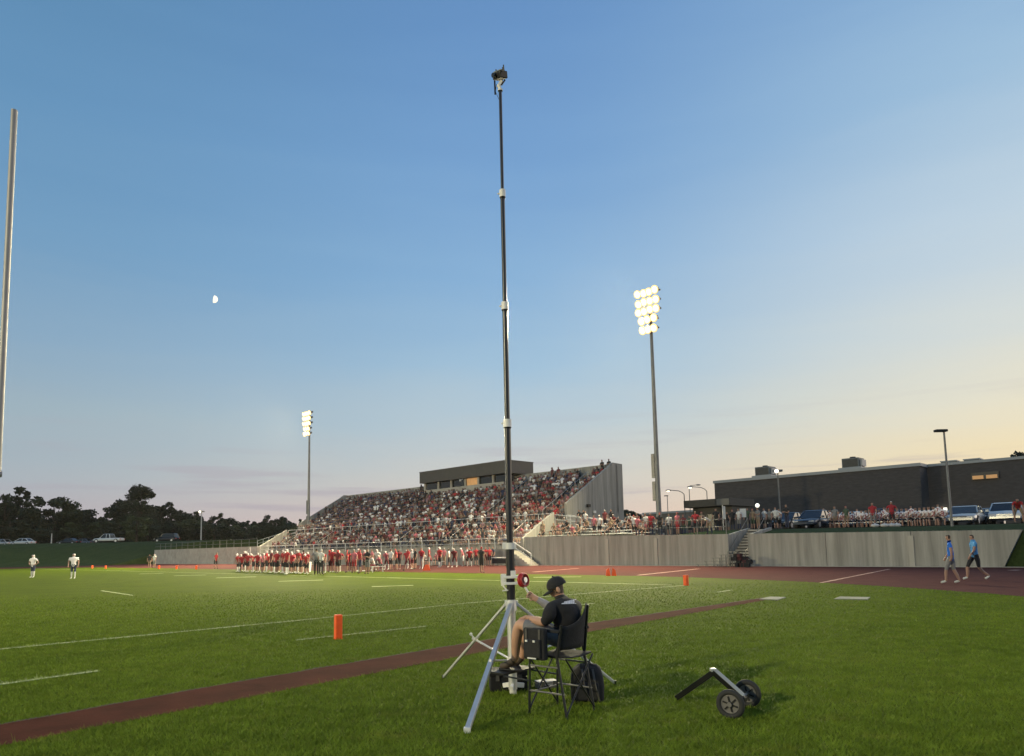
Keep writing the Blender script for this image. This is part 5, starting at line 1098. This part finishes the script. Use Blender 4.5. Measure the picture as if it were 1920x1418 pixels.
HB = [('pel', 'belly', 1), ('belly', 'chest', 1), ('chest', 'uchest', 1), ('uchest', 'neckb', 1), ('neckb', 'neck', 0), ('neck', 'head', 0), ('head', 'brow', 0), ('head', 'crown', 0), ('head', 'jaw', 0), ('jaw', 'chin', 0), ('brow', 'nose', 0),
      ('uchest', 'shL', 1), ('shL', 'umL', 1), ('umL', 'elL', 1), ('elL', 'fmL', 0), ('fmL', 'wrL', 0), ('wrL', 'paL', 0), ('uchest', 'shR', 1), ('shR', 'umR', 1), ('umR', 'elR', 5), ('elR', 'fmR', 5), ('fmR', 'wrR', 5), ('wrR', 'paR', 0),
      ('pel', 'hipL', 2), ('hipL', 'thL', 2), ('thL', 'kuL', 2), ('kuL', 'knL', 0), ('knL', 'cfL', 0), ('cfL', 'lgL', 0), ('lgL', 'anL', 0), ('anL', 'baL', 4), ('baL', 'toL', 4),
      ('pel', 'hipR', 2), ('hipR', 'thR', 2), ('thR', 'knR', 2), ('knR', 'cfR', 0), ('cfR', 'anR', 0), ('anR', 'baR', 4), ('baR', 'toR', 4)]
def V3(n): return Vector(HJ[n][:3])
def fingers(side, dirv, across, curl, L=(.075, .085, .08, .062)):
    """four unequal bent fingers and a thumb growing out of the palm"""
    p = V3('pa' + side)
    for i in range(4):
        o0 = p + dirv * .035 + across * ((i - 1.5) * .019); n1 = 'f%s%da' % (side, i); n2 = 'f%s%db' % (side, i); n3 = 'f%s%dc' % (side, i); l = L[i]
        q1 = o0 + dirv * l * .4 + curl * l * .1; q2 = q1 + dirv * l * .2 + curl * l * .4; 
        HJ[n1] = (*o0, .0095, .0095); HJ[n2] = (*q1, .0085, .0085); HJ[n3] = (*q2, .007, .007); HB.extend([('pa' + side, n1, 0), (n1, n2, 0), (n2, n3, 0)])
    t0 = p - across * .034 + dirv * .0; t1 = t0 - across * .012 + dirv * .03 + curl * .015; HJ['t' + side + 'a'] = (*t0, .011, .011); HJ['t' + side + 'b'] = (*t1, .009, .009); HB.extend([('pa' + side, 't' + side + 'a', 0), ('t' + side + 'a', 't' + side + 'b', 0)])
fingers('R', Vector((-.8, -.1, .5)).normalized(), Vector((.45, .25, .85)).normalized(), Vector((.1, -.9, -.4)).normalized())
fingers('L', Vector((-.8, .4, -.1)).normalized(), Vector((.35, .9, 0)).normalized(), Vector((-.3, 0, -.9)).normalized())
org = Vector((V3('pel').x, V3('pel').y, 0)); HR = {k: (v[0] - org.x, v[1] - org.y, v[2], v[3], v[4]) for k, v in HJ.items()}
sleeve = mat('grey_sleeve', (.3, .29, .3), .9, var=.15, vscale=20, bump=.3); shorts_m = mat('grey_shorts', (.15, .15, .16), .9, var=.15, vscale=20, bump=.3); tee = mat('black_tee', (.011, .011, .014), .92, var=.3, vscale=12, bump=1.0, bscale=9)
skin2 = mat('warm_skin', (.44, .25, .17), .55, var=.12, vscale=9)
def man_cl(c, mi):
    h = np.array(HR['head'][:3]); br = np.array(HR['nose'][:3]); dv = (br - h); dv /= np.linalg.norm(dv); r_ = c - h
    near_ = np.linalg.norm(r_, axis=1) < .14; back = near_ & ((r_ @ dv) < .02) & (c[:, 2] > h[2] - .045) & (mi == 0); mi[back] = 3; return mi
mm = skin_mesh('person', HR, HB, 'pel', 2, [skin2, tee, shorts_m, M['hairg'], M['shoe'], sleeve], man_cl)
man = link('person', mm, None, org); tag(man, 'man in black cap and black T-shirt sitting in the camping chair, turning the crank', 'person')
# cap
hc = V3('head').lerp(V3('crown'), .35); fd = (V3('nose') - V3('head')); fd = (fd + Vector((0, .0, -.02))).normalized(); upc = (V3('crown') - V3('neck')).normalized(); upc = (upc - fd * upc.dot(fd) * .8).normalized(); sc = fd.cross(upc).normalized()
b = MB(); b.ell(hc + upc * .012, .102, .094, .095, 18, 7, (fd, sc, upc), z0=-.12, z1=1.0)
b.ell(hc + upc * .108, .01, .01, .006, 8, 4)
ORIG[man.name] = org; cap = b.build('cap', M['blackcloth'], man)
b = MB(); vs_ = []
for j, rr in enumerate((.085, .125, .165)):
    for i in range(9): a = -.95 + 1.9 * i / 8; x = math.cos(a) * rr * (1.0 if j else 1.0); vs_.append(hc + upc * (-.0 - .012 * j - .02 * math.sin(a) ** 2) + fd * (x if j < 2 else x * 1.0 + .0) + sc * (math.sin(a) * (.085 if j == 0 else .088 if j == 1 else .07)))
b.add(vs_, [(j * 9 + i, j * 9 + i + 1, (j + 1) * 9 + i + 1, (j + 1) * 9 + i) for j in range(2) for i in range(8)], True); o = b.build('brim', M['blackcloth'], cap); q_ = o.modifiers.new('thick', 'SOLIDIFY'); q_.thickness = .008
b = MB(); ec = V3('head') - sc * 0 ; sgn = -1 if sc.y > 0 else 1
ec = V3('head') + sc * (sgn * .088) - fd * .005 - upc * .01; b.ell(ec, .02, .01, .032, 10, 6, (fd, sc, upc)); b.build('ear', skin2, man)
b = MB(); b.bar(ec + upc * .02 , ec + fd * .085 + upc * .015 - sc * sgn * .01, .004, .006); b.build('glasses_arm', M['black'], man)
# pale lettering band across the shoulders, as illegible as in the photograph
dgm = V3('uchest'); bk = Vector((.18, -.98, .05)).normalized(); rt = Vector((.9, .16, .0)).normalized()
from mathutils.bvhtree import BVHTree
bvh = BVHTree.FromPolygons([v.co + org for v in mm.vertices], [tuple(p.vertices) for p in mm.polygons])
def onback(px, py):
    r = ray(px, py).normalized(); h, nrm, _, _ = bvh.ray_cast(Vector((0, 0, CAMH)), r); return (h + nrm * .004) if h else None
b = MB(); x = 1053.0; seedr = random.Random(4)
while x < 1083:
    w = seedr.uniform(1.6, 2.8); t_ = (x - 1053) / 30; top = 1129.5 - 6.5 * t_ + (2 if t_ < .15 else 0); bot = 1133.5 - 1.2 * t_
    q = [onback(x, bot), onback(x + w, bot - .1), onback(x + w, top), onback(x, top)]
    if all(q): b.add(q, [(0, 1, 2, 3)])
    x += w + seedr.uniform(.35, .8)
if b.v: b.build('shirt_print', mat('white_print', (.62, .62, .66), .8), man)
# shoe laces and shoe soles
for s_ in 'LR':
    b = MB(); p, q = V3('an' + s_), V3('to' + s_); d = (q - p); d.z = 0; d.normalize(); mid = (V3('ba' + s_) + V3('an' + s_)) / 2; mid.z = V3('to' + s_).z - .018; b.ob(mid + d * .035, d, Vector((-d.y, d.x, 0)), Z, .115, .038, .009); b.build('shoe_sole', M['black'], man, bevel=.008)
# the chair's footrest that carries his shoes
zf = V3('toL').z - .018 - .009 - .012
b = MB(); b.ob((FA + FC) / 2 + FW * .46 + SD * .06 + Z * zf, FW, SD, Z, .12, .25, .010); b.build('footrest', M['black'], ch, bevel=.004)
for p_ in (FA, FC): MB().tube(p_ + Z * (zf - .02), p_ + FW * .36 + SD * .04 + Z * (zf - .018), .009).build('footrest_arm', M['carbon'], ch)
# ================================================================== cases and bag
cb_ = gp(915, 1290); 
def case(c, ax, w, d, h, label, m, name='equipment_case'):
    ay = Vector((-ax.y, ax.x, 0)); t = thing(name, label, 'case', c)
    b = MB(); b.ob(c + Z * (h * .36), ax, ay, Z, w / 2, d / 2, h * .36); b.build('body', m, t, bevel=.012); b = MB(); b.ob(c + Z * (h * .865 + .003), ax, ay, Z, w / 2 + .004, d / 2 + .004, h * .135); b.build('lid', m, t, bevel=.012)
    for q in (-.3, .3): b = MB(); b.ob(c + Z * h * .68 - ay * (d / 2 + .008) + ax * (q * w), ax, ay, Z, .02, .008, .03); b.build('latch', M['fascia'], t)
    b = MB(); b.tube(c - ay * (d / 2) - ax * .06 + Z * h * .45, c - ay * (d / 2 + .03) - ax * .05 + Z * h * .45, .008); b.tube(c - ay * (d / 2) + ax * .06 + Z * h * .45, c - ay * (d / 2 + .03) + ax * .05 + Z * h * .45, .008); b.tube(c - ay * (d / 2 + .03) - ax * .05 + Z * h * .45, c - ay * (d / 2 + .03) + ax * .05 + Z * h * .45, .009); b.build('handle', M['black'], t)
    return t
cx = (at(952, 1290, 7.95)); cx.z = 0; case(Vector((cx.x, MY + .27, 0)), Vector((1, .08, 0)).normalized(), .42, .32, .224, 'black hard case on the grass behind the mast foot, under the man\'s shoes', mat('dark_case', (.014, .014, .015), .75, bump=.2, spec=.2))
cx = gp(1025, 1291); case(Vector((cx.x, cx.y + .02, 0)), Vector((1, .35, 0)).normalized(), .24, .14, .085, 'small pale grey case lying in the grass under the chair', mat('pale_case', (.28, .28, .27), .6), 'small_case')
bc = gp(1104, 1319); bpk = thing('backpack', 'black backpack with straps standing in the grass right of the chair', 'backpack', bc)
bc2 = bc + Vector((0, .1, 0)); ax = Vector((1, -.1, 0)).normalized(); ay = Vector((.1, 1, 0)).normalized()
b = MB(); ringz = [(0, .15, .09), (.03, .17, .105), (.16, .175, .11), (.27, .165, .1), (.33, .145, .085), (.365, .10, .055), (.375, .04, .02)]; vs_ = []; nb_ = 20
for z, rx, ry in ringz:
    for i in range(nb_):
        a = 2 * math.pi * i / nb_; cx_, sy_ = math.cos(a), math.sin(a); e = .55; vs_.append(bc2 + ax * (rx * math.copysign(abs(cx_) ** e, cx_)) + ay * (ry * math.copysign(abs(sy_) ** e, sy_)) + Z * (z + .012 * math.sin(a * 3 + z * 20)))
b.add(vs_, [(j * nb_ + i, j * nb_ + (i + 1) % nb_, (j + 1) * nb_ + (i + 1) % nb_, (j + 1) * nb_ + i) for j in range(len(ringz) - 1) for i in range(nb_)], True); b.add(vs_[-nb_:], [tuple(range(nb_))]); b.build('pack_body', M['blackcloth'], bpk)
b = MB(); b.ob(bc2 - ay * .115 + Z * .12, ax, ay, Z, .12, .03, .09); b.build('front_pocket', M['blackcloth'], bpk, bevel=.025)
for q, k_ in ((-.05, 1), (.06, -1)):
    pts_ = [bc2 + ax * q - ay * .085 + Z * .34, bc2 + ax * (q + .015) - ay * .155 + Z * .24, bc2 + ax * (q + .035) - ay * .16 + Z * .14, bc2 + ax * (q + .06) - ay * .135 + Z * .03]; b = MB()
    for p, r__ in zip(pts_[:-1], pts_[1:]): b.bar(p, r__, .022, .008)
    b.build('strap', M['fascia'], bpk)
b = MB(); b.path([bc2 - ax * .03 + Z * .365, bc2 - ax * .02 + Z * .405, bc2 + ax * .03 + Z * .405, bc2 + ax * .04 + Z * .365], .008); b.build('grab_handle', M['black'], bpk)
# ================================================================== dolly with two wheels
w1, w2 = gp(1371, 1348), gp(1403, 1326); rw1 = .131
axd = (w2 - w1).normalized(); dl = thing('mast_dolly', 'black two-wheeled mast dolly with a bent square bar, alone in the right foreground grass', 'dolly', (w1 + w2) / 2)
for w_ in (w1, w2):
    c = w_ + Z * rw1; b = MB(); b.ring(c, axd, rw1 - .024, .026, 32, 10); wh = b.build('wheel', M['tyre'], dl)
    b = MB(); b.ring(c, axd, rw1 - .052, .010, 28, 6); b.disc(c, axd, rw1 - .052, 24, .012); b.disc(c, axd, .022, 14, .07); rm_ = b.build('rim', mat('grey_rim', (.13, .125, .125), .5, metal=.3) if w_ is w1 else mat('dark_rim', (.09, .09, .09), .5), wh)
    e1 = axd.cross(Z).normalized(); e2 = axd.cross(e1); b = MB()
    for k_ in range(6):
        a = k_ * math.pi / 3 + .3; d = e1 * math.cos(a) + e2 * math.sin(a); tx = axd.cross(d)
        for sg in (-1, 1): b.ob(c + d * (rw1 * .33) + axd * (sg * .014), d, tx, axd, rw1 * .2, .006, .006)
    b.build('spoke', M['black'], wh)
b = MB(); b.tube(w1 + Z * rw1 - axd * .03, w2 + Z * rw1 + axd * .03, .011); b.build('axle', M['alu'], dl)
e_l = gp(1270, 1312); apex = at(1339, 1260, (w1.y + w2.y) / 2 + .12); e_r = (w1 + w2) / 2 + Z * .145 + Vector((.03, 0, 0)); upd = Vector((0, -.4, 1)).normalized()
b = MB(); b.bar(e_l + Z * .02, apex, .052, .052, up=upd); b.build('square_bar', M['black'], dl, bevel=.003)
b = MB(); b.bar(apex + Vector((-.012, 0, .008)), e_r, .05, .05, up=upd); b.build('square_bar', M['black'], dl, bevel=.003)
b = MB(); dv_ = (e_r - apex).normalized(); xx = dv_.cross(upd).normalized(); yy = xx.cross(dv_); b.bar(apex + yy * .028 - dv_ * .01, e_r + yy * .028, .05, .004, up=upd); b.build('top_strip', mat('worn_metal', (.3, .31, .28), .45, metal=.3), dl)
b = MB(); b.ob(apex + Vector((-.01, 0, .02)), X_, Y_, Z, .026, .03, .014); b.build('corner_joint', M['alu'], dl, bevel=.003)
b = MB(); b.ob(e_r - Z * .02, axd, axd.cross(Z), Z, .05, .035, .022); b.build('axle_clamp', M['black'], dl, bevel=.004)
# ================================================================== grass blades
def blades(n, d0, d1, h, w, seed, name, label, power=1.0):
    r = np.random.default_rng(seed); d = (d0 ** power + r.random(n) * (d1 ** power - d0 ** power)) ** (1 / power); x = (r.random(n) * 1.64 - .82) * d
    s_ = -x * math.sin(A) + d * math.cos(A); nn_ = x * math.cos(A) + d * math.sin(A)
    up_s = np.interp(nn_, xs, [SN(p)[0] for p in up_]); lo_s = np.interp(nn_, xs, [SN(p)[0] for p in lo_]); ins = (s_ > lo_s - .01 + .05 * (r.random(n) - .4)) & (s_ < up_s + .01 - .05 * (r.random(n) - .4)) & (nn_ < nend) & (nn_ > -2)
    # slabs stay clear
    keep = ~ins & (r.random(n) < np.clip((31 - d) / 19, 0, 1)) & (np.hypot(s_ - np.clip(s_, 24, 108), nn_) < RI - .05); x, d = x[keep], d[keep]; n = len(x)
    # uneven clumps
    cl_ = np.array([mnoise.noise(Vector((a * .9, c * .9, 0))) + .6 * mnoise.noise(Vector((a * 3.1, c * 3.1, 4))) for a, c in zip(x[::8], d[::8])]); cl_ = np.repeat(cl_, 8)[:n] if len(cl_) * 8 >= n else np.resize(np.repeat(cl_, 8), n)
    a = r.random(n) * 6.283; hh = h * (.5 + .8 * r.random(n)) * (1 + .35 * cl_); le = hh * (.5 + 1.0 * r.random(n)); b_ = r.random(n) * 6.283; ww = w * (.6 + .8 * r.random(n)) * np.maximum(1, d / 7) ** .55
    V = np.zeros((n, 3, 3)); V[:, 0, 0] = x - np.cos(a) * ww; V[:, 0, 1] = d - np.sin(a) * ww; V[:, 1, 0] = x + np.cos(a) * ww; V[:, 1, 1] = d + np.sin(a) * ww; V[:, 2, 0] = x + np.cos(b_) * le; V[:, 2, 1] = d + np.sin(b_) * le; V[:, 2, 2] = hh; V[:, :2, 2] = -.004
    me = bpy.data.meshes.new(name); me.vertices.add(n * 3); me.vertices.foreach_set('co', V.ravel()); me.loops.add(n * 3); me.loops.foreach_set('vertex_index', np.arange(n * 3, dtype=np.int32)); me.polygons.add(n); me.polygons.foreach_set('loop_start', np.arange(0, n * 3, 3, dtype=np.int32)); me.polygons.foreach_set('loop_total', np.full(n, 3, dtype=np.int32)); me.update()
    me.materials.append(M['blade']); me.materials.append(M['chalk'])
    ww_ = np.zeros(n, dtype=np.int32)
    for (ax_, ay_, bx_, by_, hw) in LINES:
        dx, dy = bx_ - ax_, by_ - ay_; L2 = dx * dx + dy * dy; t = ((x - ax_) * dx + (d - ay_) * dy) / L2; ds = np.hypot(x - ax_ - t * dx, d - ay_ - t * dy)
        ww_[(t > 0) & (t < 1) & (ds < hw * 1.15) & (r.random(n) < .8)] = 1
    me.polygons.foreach_set('material_index', ww_); return tag(link(name, me), label, kind='stuff')
blades(1000000, 4.6, 34, .034, .0034, 1, 'grass', 'short mown grass of the field', .35)
blades(4000, 4.6, 14, .075, .0035, 3, 'grass', 'longer stray grass blades in the foreground', 1.0)
